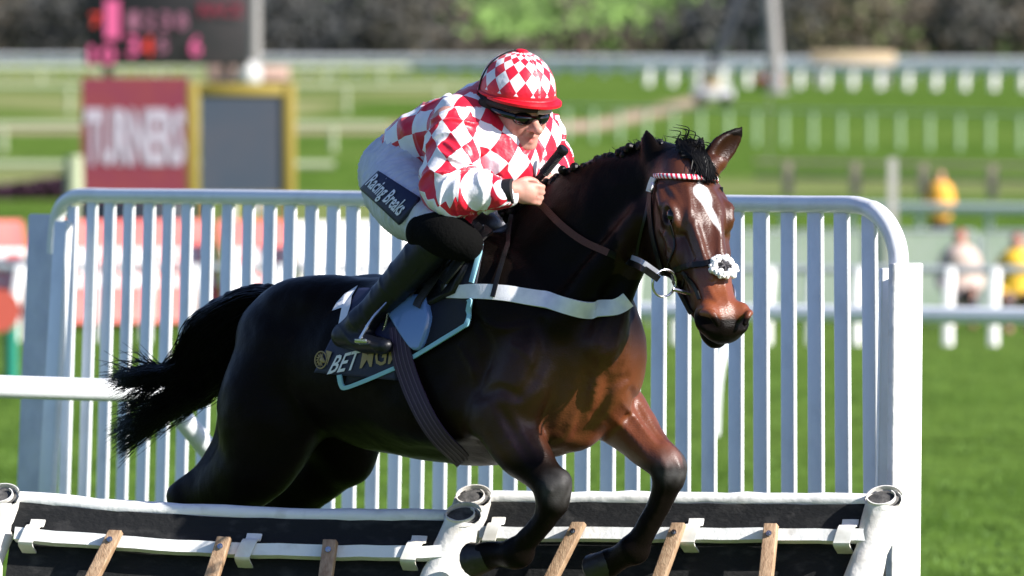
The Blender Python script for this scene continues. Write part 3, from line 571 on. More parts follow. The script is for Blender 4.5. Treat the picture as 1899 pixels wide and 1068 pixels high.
# ================================================================== THE HURDLES
def hurdle(L0, R0, dn, lab, straps, struts, boards_th, ends):
    """L0,R0 top corners of the hurdle, dn the leaning direction of its frame"""
    L0, R0 = np.array(L0), np.array(R0); root = empty('hurdle', (L0 + R0) / 2 * [1, 1, 0], lab, 'hurdle', 'hurdles the horse jumps'); ax = nrm(R0 - L0); dn = nrm(dn); n_ = nrm(np.cross(ax, dn)); n_ = n_ if n_[1] < 0 else -n_; W = np.linalg.norm(R0 - L0)
    def pt(s_, down, o_=0.0): sag = -.018 * math.sin(math.pi * s_) if boards_th else 0; return L0 + (R0 - L0) * s_ + dn * down + n_ * o_ + UP * sag
    n = 22; S0 = np.linspace(0, 1, n); rs_ = np.random.RandomState(int(W * 1000))
    # padded white top roll
    mb = MB(); mb.tube([pt(q, .024 + .0012 * rs_.randn(), -.012) for q in S0], [.0275 + .0012 * rs_.randn() for q in S0], 14, fs=1.6, up=n_); mb.build('top_pad', M['white_pad'], root)
    def slab(name, m_, d0, d1, o_, th, s0=0.0, s1=1.0):
        mb = MB(); V = []; 
        for q in np.linspace(s0, s1, n):
            j = .0012 * rs_.randn(); V += [pt(q, d0 + j, o_ + th), pt(q, d1 + j, o_ + th), pt(q, d1 + j, o_), pt(q, d0 + j, o_)]
        F_ = [(i * 4 + j, i * 4 + (j + 1) % 4, (i + 1) * 4 + (j + 1) % 4, (i + 1) * 4 + j) for i in range(n - 1) for j in range(4)] + [(0, 3, 2, 1), tuple((n - 1) * 4 + j for j in range(4))]
        mb.add(V, F_); return mb.build(name, m_, root)
    slab('board', M['black_board'], .040, .130, .004, .022)
    slab('crossbar', M['white_pad'], .128, .164, .030, .030, .02, .985)
    slab('skirt', M['black_board'], .145, 1.05, -.020, .020, .0, 1.0)
    for s_, w_ in straps:
        mb = MB(); c_ = [pt(s_, .092, .030), pt(s_ - .001, .114, .040), pt(s_ - .004, .126, .0635), pt(s_ - .014, .166, .0645), pt(s_ - .017, .176, .058), pt(s_ - .018, .178, .0)]; c_ = spl(c_, 4); T = nrm(np.gradient(c_, axis=0)); N_ = nrm(np.cross(T, ax)); N_ = np.where((N_ @ n_)[:, None] < 0, -N_, N_)
        mb.ribbon(c_ - ax * w_, c_, c_ + ax * w_, N_, .005); mb.build('strap', mat('strap_white', (.74, .74, .70), .6, (.6, .58, .52), 20), root)
    for s_, lean in struts:
        a = pt(s_, .124, .080); b_ = pt(s_, 1.0, .080) + ax * lean; mb = MB(); mb.box((a + b_) / 2, (nrm(b_ - a), ax, n_), (np.linalg.norm(b_ - a) / 2, .020, .014), .003); o_ = mb.build('strut', M['wood'], root)
        mb = MB(); c_ = a + nrm(b_ - a) * .032 + n_ * .0135; mb.tube([c_, c_ + n_ * .006], .0085, 10); mb.tube([c_ + n_ * .006, c_ + n_ * .012], .004, 8); mb.build('bolt', M['steel'], o_)
    for (s_, top_o, lean) in ends:
        a = pt(s_, .066, top_o); b_ = a + dn * 1.15 + ax * lean; dv = nrm(b_ - a); u_ = nrm(np.cross(dv, n_)); mb = MB(); m = 30; P = [a + dv * 1.15 * q / m for q in range(m + 1)]; e_ = nrm([-.10, -.66, .75]); P[0] = a + nrm(e_ - dv) * .020 + e_ * .018; P = [P[0] + e_ * .012] + P; rr2 = [.054] + [.052 + .004 * math.sin(q * 1.3) * (.3 + .7 * rs_.rand()) + .003 * rs_.randn() for q in range(m + 1)]; mb.tube(P, rr2, 16, False, fs=.85); po = mb.build('end_roll', M['dirty_pad'], root)
        # open rolled end: pale sheet wound round grey foam with a dark slit
        c_ = P[0] + e_ * .002; mb = MB(); u2 = nrm(np.cross(e_, [0, -1, .2])); v2 = np.cross(e_, u2)
        sp = [c_ + (u2 * math.cos(t) + v2 * math.sin(t) * .8) * (.053 - .0030 * t) for t in np.linspace(0, 6.9, 50)]
        mb.ribbon([p for p in sp], [p + e_ * .006 for p in sp], [p + e_ * .012 for p in sp], [nrm(p - c_) for p in sp], .003); mb.build('wrap', M['dirty_pad'], po)
        mb = MB(); mb.sphere(c_ - e_ * .004, (.046, .036, .008), 16, 8, (u2, v2, e_)); mb.build('foam', M['grey_foam'], po)
    return root
LH0, LH1 = at(30, 912, 20.22), at(850, 946, 19.98)
hurdle(LH0, LH1, np.array([-.10, -.42, -1.0]), 'nearer hurdle at the left with a sagging white padded top and black boards', [(.065, .021), (.555, .022), (.925, .022)], [(.252, -.32), (.497, -.17), (.735, -.02)], True, [(-.025, .01, -.18), (1.015, .015, -.42)])
RH0, RH1 = at(886, 912, 20.5), at(1640, 916, 20.15)
hurdle(RH0, RH1, np.array([-.02, -.42, -1.0]), 'farther hurdle at the right with a straight white padded top and black boards', [(.062, .020), (.550, .022), (.925, .024)], [(.272, -.42), (.517, -.30), (.742, -.08)], False, [(-.01, .01, -.42), (1.0, .02, -.34)])
# ================================================================== THE HORSE
cm = mat('bay_coat', (.1, .03, .01), .35, bump=.20, bsc=150, spec=.35, stretch=(1, 1, 2.5))
t = cm.node_tree; b = t.nodes['Principled BSDF']
def attr(nm): a = t.nodes.new('ShaderNodeAttribute'); a.attribute_name = nm; return a.outputs['Fac']
def mixc(fac, A, B):
    m_ = t.nodes.new('ShaderNodeMix'); m_.data_type = 'RGBA'; t.links.new(fac, m_.inputs['Factor'])
    for s_, k_ in ((A, 'A'), (B, 'B')):
        if isinstance(s_, tuple): m_.inputs[k_].default_value = (*s_, 1)
        else: t.links.new(s_, m_.inputs[k_])
    return m_.outputs['Result']
tc = t.nodes.new('ShaderNodeTexCoord'); n1 = t.nodes.new('ShaderNodeTexNoise'); n1.inputs['Scale'].default_value = 14; n1.inputs['Detail'].default_value = 6; t.links.new(tc.outputs['Object'], n1.inputs['Vector'])
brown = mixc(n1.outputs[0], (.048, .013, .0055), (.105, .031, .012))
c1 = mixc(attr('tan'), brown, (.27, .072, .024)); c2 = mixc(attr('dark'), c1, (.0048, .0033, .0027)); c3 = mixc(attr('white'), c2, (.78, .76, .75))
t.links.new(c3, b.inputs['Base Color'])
sp = t.nodes.new('ShaderNodeMapRange'); sp.inputs['To Min'].default_value = .55; sp.inputs['To Max'].default_value = .05; t.links.new(attr('dark'), sp.inputs['Value']); t.links.new(sp.outputs[0], b.inputs['Specular IOR Level'])

def axis(lo, hi, h, flo, fhi, fh):
    a = [lo]
    while a[-1] < hi: a.append(a[-1] + (fh if flo <= a[-1] < fhi else h))
    return a
horse_f = Field(axis(-1.15, .85, .0085, .30, .80, .0045), axis(-1.55, 1.25, .0095, -1.35, -.55, .005), axis(.55, 2.15, .0085, 1.30, 2.10, .0045))
F = horse_f
# trunk ------------------------------------------------------------
def sec(px, top, bot, hw): return HP(px, (top + bot) / 2, 0), (bot - top) / 2 / 650, hw
S_ = [sec(*q) for q in ((545, 558, 715, .10), (585, 537, 765, .18), (630, 524, 800, .25), (710, 516, 835, .275), (790, 496, 852, .285), (870, 462, 862, .275), (950, 430, 858, .235), (1010, 440, 842, .20), (1060, 500, 810, .165))]
F.chain([q[0] for q in S_], [q[1] for q in S_], .0, 14, HL, [q[2] / q[1] for q in S_])
for s in (1, -1):
    def Q(px, py, v): p = HP(px, py, -abs(v)); return p if s < 0 else mir(p[None])[0]
    # haunch, loin and croup muscles
    F.ell(Q(540, 645, .13), (.165, .125, .15), (HH * .9 + UP * .3, HL, UP), .06)
    F.ell(Q(590, 560, .12), (.17, .10, .075), (HH, HL, UP), .07)
    F.ell(Q(500, 720, .12), (.12, .11, .15), (HH * .8 - UP * .5, HL, UP), .06)
    # shoulder blade and upper arm
    F.chain([Q(905, 480, .11), Q(950, 560, .165), Q(984, 650, .155)], [.075, .105, .082], .05, 9, HL, .62)
    F.ell(Q(905, 600, .20), (.12, .06, .17), (HH, HL, UP + HH * .35), .05)
    F.chain([Q(990, 655, .16), Q(968, 715, .18), Q(935, 768, .19)], [.088, .095, .082], .035, 5)
    F.ell(Q(870, 720, .20), (.14, .05, .12), (HH, HL, UP), .05)
    F.ell(Q(800, 760, .19), (.20, .07, .09), (HH, HL, UP), .07)
# rear body near side hind leg
def leg(pts, rad, k=.03, n=6, flat=None, fs=None): F.chain([HP(*p) for p in pts], rad, k, n, flat, fs)
leg([(540, 660, -.13), (510, 720, -.15), (503, 775, -.155), (500, 815, -.16)], [.13, .150, .155, .10], .05)
leg([(505, 790, -.17), (478, 850, -.18), (432, 895, -.175), (362, 926, -.17)], [.140, .125, .098, .050], .04, 6, HL, .8)
leg([(430, 800, -.16), (385, 868, -.17), (330, 915, -.17)], [.04, .03, .030], .04)
F.ell(HP(336, 926, -.17), (.05, .033, .038), (HH, HL, UP), .02)
leg([(345, 930, -.17), (385, 1010, -.165), (425, 1090, -.16)], [.042, .030, .033], .02, 6)
leg([(425, 1090, -.16), (432, 1125, -.16), (455, 1160, -.16)], [.037, .029, .036], .015)
# far hind leg
leg([(600, 680, .12), (620, 760, .14), (640, 815, .15)], [.15, .14, .10], .05)
leg([(640, 822, .15), (648, 852, .155)], [.09, .075], .03)
leg([(632, 828, .15), (580, 878, .16), (520, 920, .16), (450, 955, .16)], [.100, .100, .080, .045], .03, 6, HL, .8)
leg([(450, 955, .16), (490, 1030, .16), (530, 1100, .16)], [.040, .029, .033], .02)
leg([(530, 1100, .16), (540, 1130, .16), (562, 1165, .16)], [.036, .029, .036], .015)
# near foreleg
leg([(935, 772, -.185), (962, 828, -.19), (1000, 872, -.19), (1024, 902, -.19)], [.092, .078, .057, .050], .03, 6)
leg([(905, 745, -.20), (925, 790, -.20), (950, 835, -.20)], [.030, .046, .030], .02)
F.ell(HP(1028, 908, -.19), (.050, .049, .060), (nrm(HH - UP * .3), HL, UP), .015)
F.ell(HP(1030, 928, -.19), (.038, .040, .040), (HH, HL, UP), .015)
leg([(1026, 930, -.19), (1006, 968, -.19), (975, 1004, -.185), (955, 1024, -.18)], [.042, .034, .033, .039], .015, 6)
F.ell(HP(960, 1026, -.18), (.050, .045, .044), None, .015)
leg([(950, 1027, -.18), (922, 1028, -.18), (900, 1032, -.18)], [.042, .038, .043], .015)
# far foreleg
leg([(1105, 735, .14), (1150, 775, .135), (1200, 828, .13), (1236, 862, .125)], [.094, .080, .060, .050], .035, 6)
leg([(1135, 722, .15), (1165, 760, .15), (1200, 815, .14)], [.050, .055, .038], .03)
F.ell(HP(1240, 866, .125), (.050, .049, .060), (nrm(HH + UP * .2), HL, UP), .015)
F.ell(HP(1240, 888, .125), (.038, .040, .038), None, .015)
leg([(1238, 890, .125), (1222, 935, .125), (1196, 985, .12), (1176, 1015, .12)], [.042, .034, .033, .038], .015, 6)
F.ell(HP(1178, 1020, .12), (.043, .036, .038), None, .012)
leg([(1172, 1020, .12), (1148, 1034, .12), (1128, 1044, .12)], [.042, .038, .043], .015)
# breast: two pectoral lobes, groove and point of shoulder
F.ell(HP(1034, 745, -.075), (.115, .075, .125), (HH, HL, UP - HH * .3), .022)
F.ell(HP(1100, 715, .085), (.10, .075, .13), (HH, HL, UP - HH * .3), .022)
F.ell(HP(1046, 640, -.08), (.095, .085, .12), (HH, HL, UP), .03)
F.ell(HP(1100, 625, .08), (.08, .085, .12), (HH, HL, UP), .03)
F.chain([HP(1140, 610, .0), HP(1112, 680, .0), HP(1084, 780, 0), HP(1068, 815, 0)], [.010, .014, .014, .010], .018, 6, None, None, True)
F.ell(HP(1072, 808, 0), (.05, .06, .04), None, .03)
# neck
NA = nrm(HL + HH * .25)
F.chain([HP(1015, 530, 0), HP(1078, 448, 0), HP(1130, 398, 0), HP(1185, 362, 0), HP(1228, 335, 0)], [.235, .202, .168, .128, .108], .05, 7, NA, [.58, .50, .47, .52, .62])
F.chain([HP(1182, 480, -.035), HP(1150, 560, -.06), HP(1120, 640, -.09)], [.030, .036, .05], .045, 6)          # windpipe / neck muscle
F.chain([HP(1185, 400, -.075), HP(1110, 500, -.115), HP(1040, 590, -.15)], [.030, .040, .045], .05, 6)
# head: origin at the poll, f along the nose, l to the horse's left, d out of the forehead
PO = at(1276, 285, 19.46); hf = nrm([.205, -.56, -.80]); hl = np.array([.93, .37, .01]); hl = nrm(hl - hf * (hl @ hf)); hd = np.cross(hl, hf)
if hd[2] < 0: hd = -hd
def G(a, b_, c): return PO + (a * .925) * hf + b_ * hl + c * hd
AX = (hf, hl, hd)
F.ell(G(.05, 0, -.055), (.085, .082, .078), AX, .04)
F.ell(G(.165, 0, -.052), (.12, .080, .060), AX, .04)
F.chain([G(.15, 0, -.060), G(.27, 0, -.062), G(.38, 0, -.060), G(.50, 0, -.066)], [.078, .068, .056, .050], .03, 6, hd, .82)
for s in (-1, 1):
    F.ell(G(.17, s * .062, -.155), (.110, .038, .125), AX, .035)             # cheek
    F.ell(G(.205, s * .078, -.040), (.042, .024, .034), AX, .018)            # orbit
    F.chain([G(.165, s * .080, -.028), G(.190, s * .088, -.016), G(.225, s * .084, -.022)], [.011, .012, .009], .016, 5)   # brow
    F.chain([G(.245, s * .083, -.078), G(.31, s * .066, -.094), G(.37, s * .052, -.096)], [.013, .012, .006], .016, 5)     # facial crest
    F.chain([G(.09, s * .085, -.055), G(.15, s * .092, -.05)], [.016, .014], .02, 3)
    F.chain([G(.12, s * .03, -.012), G(.20, s * .045, -.008), G(.30, s * .028, -.012), G(.44, s * .018, -.018)], [.012, .014, .011, .008], .02, 5)
    F.chain([G(.22, s * .035, -.215), G(.34, s * .028, -.168), G(.46, s * .022, -.142)], [.030, .026, .024], .03, 5)       # jaw bone
    F.ell(G(.562, s * .050, -.056), (.042, .028, .044), AX, .018)           # nostril wing
    F.chain([G(.30, s * .062, -.10), G(.35, s * .058, -.125)], [.028, .02], .03, 4)
F.chain([G(.36, 0, -.11), G(.48, 0, -.105)], [.052, .045], .035, 4, hl, .95)
F.ell(G(.545, 0, -.075), (.055, .052, .058), AX, .03)
F.ell(G(.598, 0, -.080), (.030, .050, .042), AX, .02)
F.ell(G(.565, 0, -.138), (.040, .038, .030), AX, .018)
F.chain([G(.47, 0, -.130), G(.54, 0, -.142)], [.034, .032], .02, 4)
for s in (-1, 1):
    F.ell(G(.207, s * .098, -.028), (.026, .016, .018), AX, .008, True)
    for q_ in range(3): F.chain([G(.22 + .03 * q_, s * (.030 + .017 * q_), -.008 - .012 * q_), G(.34, s * (.026 + .012 * q_), -.014 - .012 * q_), G(.45, s * (.022 + .010 * q_), -.022 - .014 * q_)], [.004, .006, .003], .010, 5)
    F.ell(G(.598, s * .058, -.036), (.034, .026, .022), (nrm(hf * .8 + hl * s * .3 - hd * .5), nrm(hl * s + hf * .5 + hd * .5), hd), .008, True)
    F.chain([G(.565, s * .072, -.030), G(.585, s * .055, -.008), G(.612, s * .040, -.020)], [.007, .009, .007], .008, 5)
    F.chain([G(.49, s * .048, -.116), G(.55, s * .046, -.118), G(.60, s * .02, -.122)], [.003, .004, .004], .012, 4, None, None, True)
    F.chain([G(.27, s * .058, -.045), G(.36, s * .050, -.045)], [.008, .006], .02, 4, None, None, True)
# ears
def ear(base, tip, w_, nml, k=.012):
    base, tip = np.array(base), np.array(tip); nml = nrm(nml - nrm(tip - base) * (nml @ nrm(tip - base)))
    P = [base + (tip - base) * q for q in (0, .25, .55, .82, 1)]; r = [w_ * .72, w_ * .95, w_ * .9, w_ * .5, w_ * .10]
    F.chain(P, r, k, 5, nml, .45)
    P2 = [base + (tip - base) * q + nml * w_ * .42 for q in (.16, .4, .7, .88)]
    F.chain(P2, [w_ * .35, w_ * .62, w_ * .48, w_ * .15], .006, 5, nml, .55, True)
eb = G(.0, .062, -.03)
F.chain([at(1308, 318, 19.46), at(1330, 300, 19.47)], [.030, .030], .03, 4)
ear(at(1316, 302, 19.47), at(1379, 236, 19.50), .040, np.array([.3, -.85, -.3]))
ear(at(1213, 315, 19.50), at(1196, 240, 19.56), .034, np.array([.5, .8, .1]))
# veins, tendons and muscle edges that stand out on the fit, clipped coat
def vein(px, r, k_=.008, sub=False, sink=.35):
    A = spl(px, 6); H = F.hit(A[:, 0], A[:, 1]); ok = ~np.isnan(H[:, 0]); H = H[ok]
    if len(H) < 3: return
    n_ = F.grad(H); H = H - n_ * (r * sink if not sub else -r * .35); P_ = H
    rr = [r * (.6 + .4 * math.sin(math.pi * i / (len(P_) - 1))) for i in range(len(P_))]
    lo, hi = P_.min(0) - r, P_.max(0) + r
    def fn(X, Y, Z):
        o = None
        for i in range(len(P_) - 1): d = cone(X, Y, Z, P_[i], P_[i + 1], rr[i], rr[i + 1]); o = d if o is None else np.minimum(o, d)
        return o
    F.put(fn, lo, hi, k_, sub)
for px, r in (([(1262, 420), (1272, 455), (1290, 490)], .006), ([(1285, 420), (1296, 450), (1306, 480)], .006), ([(1330, 400), (1336, 430), (1334, 470)], .005), ([(1250, 430), (1258, 462), (1262, 490)], .007),
              ([(1275, 345), (1280, 380), (1276, 410)], .006), ([(1238, 345), (1252, 362), (1262, 380)], .007), ([(1262, 505), (1278, 525), (1284, 550)], .007), ([(1225, 425), (1240, 450), (1246, 480)], .006),
              ([(1340, 515), (1346, 540), (1350, 560)], .005), ([(1310, 520), (1320, 545), (1330, 558)], .005),
              ([(1150, 600), (1140, 650), (1128, 690)], .008), ([(1122, 640), (1110, 690), (1102, 740)], .007), ([(1165, 620), (1160, 660), (1150, 700)], .006),
              ([(905, 750), (930, 790), (960, 835), (985, 870)], .008), ([(935, 745), (962, 790), (990, 840)], .009), ([(1150, 740), (1180, 775), (1215, 820)], .008), ([(1120, 760), (1160, 795), (1200, 840)], .006),
              ([(885, 590), (930, 610), (985, 600)], .010), ([(850, 640), (880, 690), (890, 740)], .010), ([(950, 640), (980, 660), (1000, 700)], .009), ([(1012, 930), (1002, 965), (975, 1000)], .006), ([(1232, 900), (1220, 940), (1195, 985)], .006),
              ([(1012, 895), (1020, 912), (1012, 930)], .006), ([(1040, 890), (1046, 908), (1042, 928)], .006), ([(1228, 850), (1234, 870), (1228, 888)], .006), ([(1254, 850), (1260, 870), (1256, 888)], .006)): vein(px, r)
for px, r in (([(1003, 600), (1008, 650), (990, 705), (962, 735)], .016), ([(890, 735), (925, 722), (960, 735)], .012), ([(860, 560), (905, 640), (885, 720)], .014), ([(1090, 700), (1060, 760), (1040, 800)], .010), ([(1085, 690), (1082, 750), (1070, 805)], .010), ([(1160, 700), (1130, 720), (1105, 770)], .014),
              ([(1128, 700), (1120, 745), (1092, 790)], .008), ([(930, 760), (950, 800), (980, 850)], .007), ([(1150, 565), (1135, 610), (1120, 650)], .010), ([(1170, 725), (1190, 770), (1222, 815)], .007), ([(1240, 470), (1256, 500), (1262, 530)], .008), ([(1300, 420), (1310, 450), (1318, 478)], .006)): vein(px, r, .020, True)
# light relief everywhere so no surface is perfectly even
V, Fc = F.mesh(2)
nr = F.grad(V); V = V + nr * (noise3(V, 9)[:, None] * .0035 + noise3(V, 20, 3)[:, None] * .0022 + noise3(V, 55, 7)[:, None] * .0006)
# coat colour: black points, plus flank and neck shade and chest sunlight painted in
def sst(x, a, b_): q = np.clip((x - a) / (b_ - a), 0, 1); return q * q * (3 - 2 * q)
u = (V - HO) @ HH; v = (V - HO) @ HL; z = V[:, 2]
kn = HP(1024, 902, -.19); kf = HP(1236, 862, .125)
nz = noise3(V, 12, 1) * .04
hr = V - PO; ha, hb, hc = hr @ hf / .925, hr @ hl, hr @ hd
front = sst(u + v * .5, .08, .62) * sst(1.60 - z + nz, .05, .32)  # deep shade of the near flank and neck darkened into the coat
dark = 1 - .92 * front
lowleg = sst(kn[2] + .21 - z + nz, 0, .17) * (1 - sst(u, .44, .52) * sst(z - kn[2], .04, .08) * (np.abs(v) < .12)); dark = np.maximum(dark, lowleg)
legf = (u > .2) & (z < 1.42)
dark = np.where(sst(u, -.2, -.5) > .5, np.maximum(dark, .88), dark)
inhead = (ha > -.03) & (np.linalg.norm(hr, axis=1) < .75) & (hc < .06) & (np.abs(hb) < .17) & (hc > -.31) & (z > 1.2) & (ha < .7)
hd_dark = .10 + .75 * sst(-hc, .08, .16) + .9 * sst(ha, .48, .55) * sst(-hc + (ha - .50) * .6, .06, .09) + 1.0 * sst(ha, .585, .61)
hd_dark += .8 * np.exp(-((ha - .207) ** 2 + (np.abs(hb) - .10) ** 2 + (hc + .05) ** 2) / .0010) + .25 * np.exp(-((ha - .35) / .05) ** 2) * sst(np.abs(hb), .04, .06)
hd_dark += .7 * sst(.06 - ha, 0, .07)
wgt = sst(hd_dark * 0 + ha + .6 * hc + .12, 0, .08) * inhead
dark = np.where(inhead, np.clip(dark * (1 - wgt) + hd_dark * wgt, 0, 1), dark)
tan = np.where(inhead, sst(ha, .37, .46) * sst(hc, -.125, -.07) * .62, 0) + np.where(~inhead, .32 * sst(u + .6 * v, .42, .66) * sst(1.52 - z, 0, .2) * sst(z - kn[2], .02, .16), 0)  # tan muzzle; on the chest, sunlight brightened into the coat colour
ww = (.020 + .010 * noise3(V, 30, 4)) * np.where(ha < .16, sst(ha, .115, .14), np.where(ha < .20, 1, np.clip(1 - (ha - .19) / .15, 0, 1) ** 2.0)) + nz * .12
cen = .004 + .03 * sst(ha, .15, .33)
wh = np.where(inhead & (hc > -.075) & (ha > .09) & (ha < .36), sst(ww - np.abs(hb - cen), -.003, .004), 0)
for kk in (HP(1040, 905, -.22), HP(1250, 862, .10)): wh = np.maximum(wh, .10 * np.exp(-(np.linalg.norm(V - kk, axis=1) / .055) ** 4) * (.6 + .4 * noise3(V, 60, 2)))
root = empty('racehorse', (HO[0], HO[1], 0), 'dark bay racehorse with a white star and plaited mane leaping over the hurdle', 'horse')
HORSE = root
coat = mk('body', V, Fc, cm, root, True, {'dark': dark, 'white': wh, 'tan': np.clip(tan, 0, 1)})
for s in (-1, 1):
    mb = MB(); mb.sphere(G(.207, s * .0815, -.030), (.023, .0175, .0205), 16, 10, AX); mb.build('eye', M['wet_black'], root)
# hooves
def hoof(p0, p1, r):
    p0, p1 = np.array(p0), np.array(p1); dd = nrm(p1 - p0); mb = MB(); L_ = np.linalg.norm(p1 - p0)
    mb.tube([p0 - dd * .022, p0 - dd * .008, p0 + dd * L_ * .5, p1, p1 + dd * .006, p1 + dd * .004], [r * .62, r * .80, r * .93, r * 1.06, r * .98, r * .80], 16, fs=.85); mb.build('hoof', M['hoof'], root)
hoof(HP(903, 1033, -.18), HP(878, 1038, -.18), .056); hoof(HP(1130, 1043, .12), HP(1106, 1057, .12), .055)
hoof(HP(455, 1160, -.16), HP(470, 1195, -.16), .05); hoof(HP(562, 1165, .16), HP(578, 1200, .16), .05)
# ---- hair: strands as thin three-sided tubes gathered in one mesh per part
def strands(paths, r0, r1):
    V = []; Fq = []
    for P in paths:
        P = np.asarray(P); n = len(P); T = nrm(np.gradient(P, axis=0)); a = nrm(np.cross(T, [.2, .9, .3])); c = np.cross(T, a); b0 = len(V)
        for i in range(n):
            r = r0 + (r1 - r0) * (i / (n - 1)) ** 1.5
            for j in range(3):
                an = 2.094 * j; V.append(P[i] + r * (math.cos(an) * a[i] + math.sin(an) * c[i]))
        for i in range(n - 1):
            for j in range(3): Fq.append((b0 + i * 3 + j, b0 + i * 3 + (j + 1) % 3, b0 + (i + 1) * 3 + (j + 1) % 3, b0 + (i + 1) * 3 + j))
    return V, Fq
rs = np.random.RandomState(3)
# tail: thick core plus loose strands
TG = [(540, 562), (485, 560), (420, 590), (372, 640), (345, 690)]
tf = Field(np.arange(-1.25, -.45, .009), np.arange(.3, 1.3, .009), np.arange(1.0, 1.75, .009))
tf.chain([HP(548, 552, 0), HP(495, 560, 0), HP(438, 592, 0), HP(392, 640, 0), HP(368, 690, 0), HP(332, 722, 0), HP(296, 745, 0)], [.035, .050, .090, .108, .085, .045, .016], 0, 6, HL, .7)
tf.chain([HP(480, 590, 0), HP(455, 650, 0), HP(430, 700, 0)], [.07, .11, .075], .05, 6, HL, .6)
TV, TF_ = tf.mesh(2); TV = TV + tf.grad(TV) * (noise3(TV * [1, 1, 1], 40, 5)[:, None] * .006 + noise3(TV, 16, 8)[:, None] * .008)
tv0 = TV; paths = []
def lerp(a, b_, q): return a + (b_ - a) * q
for i in range(1500):
    q = rs.rand(); e = rs.rand(); vv = rs.uniform(-.105, .06)
    # start across the dock, travel through the mass, end in one of the tips
    st = (lerp(545, 500, q * .6), lerp(545, 600, q)); m1 = (lerp(448, 450, q), lerp(548, 640, q)); m2 = (lerp(358, 420, q), lerp(600, 700, q)); m3 = (lerp(316, 385, q), lerp(672, 742, q))
    tips = [(213, 702, 16, 14), (222, 722, 14, 16), (212, 800, 10, 22), (222, 832, 10, 20), (262, 792, 18, 22), (300, 765, 22, 18), (340, 748, 22, 12), (232, 760, 14, 20)]
    if q < .35: tp = tips[rs.choice([0, 1, 0, 7])]
    elif q < .8: tp = tips[rs.choice([2, 3, 4, 7, 3, 2])]
    else: tp = tips[rs.choice([4, 5, 6])]
    tx, ty = tp[0] + rs.randn() * tp[2] * .75, tp[1] + rs.randn() * tp[3] * .7
    m4 = (lerp(m3[0], tx, .5) + rs.randn() * 4, lerp(m3[1], ty, .5) + rs.randn() * 4 + (8 if q > .35 else -2))
    P = [HP(*(np.array(st) + rs.randn(2) * 3), vv * .4), HP(*(np.array(m1) + rs.randn(2) * 6), vv), HP(*(np.array(m2) + rs.randn(2) * 7), vv * 1.2), HP(*(np.array(m3) + rs.randn(2) * 6), vv), HP(*m4, vv), HP(tx, ty, vv * 1.2)]
    if rs.rand() < .3: P = P[:-1] if rs.rand() < .5 else P
    paths.append(spl(P, 5))
for i in range(60):                        # fly-away hairs
    q = rs.rand(); a0 = (lerp(470, 350, q), lerp(552, 640, q)); e = (a0[0] - rs.uniform(15, 55), a0[1] + rs.uniform(-14, 30))
    paths.append(spl([HP(a0[0] + 15, a0[1] + 12), HP(*a0), HP(*e, rs.uniform(-.05, .05))], 5))
for i in range(70):
    a0 = (rs.uniform(255, 330), rs.uniform(680, 720)); e = (a0[0] - rs.uniform(30, 90), a0[1] + rs.uniform(-55, 25)); mm = ((a0[0] + e[0]) / 2, (a0[1] + e[1]) / 2 - rs.uniform(-14, 14))
    paths.append(spl([HP(*a0), HP(*mm), HP(*e, rs.uniform(-.05, .05))], 5))
SV, SF = strands(paths, .0021, .0005); mb = MB(); mb.add(tv0, TF_); mb.add(SV, SF); mb.build('tail', M['tail_hair'], root, False)
# mane: a row of plaits along the crest, forelock falling between the ears
CP = spl([(940, 395), (985, 362), (1030, 335), (1075, 316), (1120, 297), (1160, 280), (1195, 268), (1235, 262)], 10)
mb = MB(); mp_ = []
hh = horse_f.hit(CP[:, 0], CP[:, 1] + 9)
crest = []
for (x_, y_), hp in zip(CP, hh):
    crest.append(HP(x_, y_ + 10, 0) if True else hp)
crest = np.array(crest)
mb.tube(crest + [0, 0, -.004], [.020] * len(crest), 8)
L_ = np.concatenate([[0], np.cumsum(np.linalg.norm(np.diff(crest, axis=0), axis=1))]); n_pl = 25
for i in range(n_pl):
    s_ = L_[-1] * (i + .5) / n_pl; p = np.array([np.interp(s_, L_, crest[:, k]) for k in range(3)]); r = .0145 + .004 * rs.rand()
    p = p + UP * (.008 + .005 * rs.rand()) + HH * .002 * rs.randn() - HL * .008
    for q in range(5):
        mb.sphere(p + rs.randn(3) * .0055 - HL * q * .003, r * rs.uniform(.62, .85), 9, 6)
    mp_.append(p)
pa = []
for i in range(260):
    s_ = L_[-1] * rs.rand(); p = np.array([np.interp(s_, L_, crest[:, k]) for k in range(3)]); q = p + UP * rs.uniform(.012, .034) + HH * rs.uniform(-.03, .02) + HL * rs.uniform(-.02, .02)
    pa.append(spl([p, (p + q) / 2 + rs.randn(3) * .004, q], 4))
SV, SF = strands(pa, .0016, .0006); mb.add(SV, SF); mb.build('mane', M['tail_hair'], root, False)
pa = []
for i in range(900):
    b0 = G(rs.uniform(-.04, .03), rs.uniform(-.035, .045), .016 + rs.uniform(-.012, .012)); an = rs.uniform(-1, 1)
    e = G(rs.uniform(.06, .125), .030 + rs.randn() * .014, .024 + rs.uniform(-.01, .012)); m_ = G(.040, .012 + an * .026, .036 + rs.uniform(-.010, .008))
    pa.append(spl([b0, m_, e], 6))
for i in range(15):
    b0 = G(rs.uniform(-.04, .02), rs.uniform(-.05, .05), .03); h_ = rs.uniform(.015, .045)
    e = b0 + UP * h_ + np.array([-.02 - h_ * .7 * rs.rand(), 0, 0]); m_ = b0 + UP * h_ * .75 + [.006, 0, 0]
    pa.append(spl([b0, m_, e], 5))
SV, SF = strands(pa, .0022, .0007); mb = MB(); mb.add(SV, SF)
mb.build('forelock', M['tail_hair'], root, False)
print('horse verts', len(V))
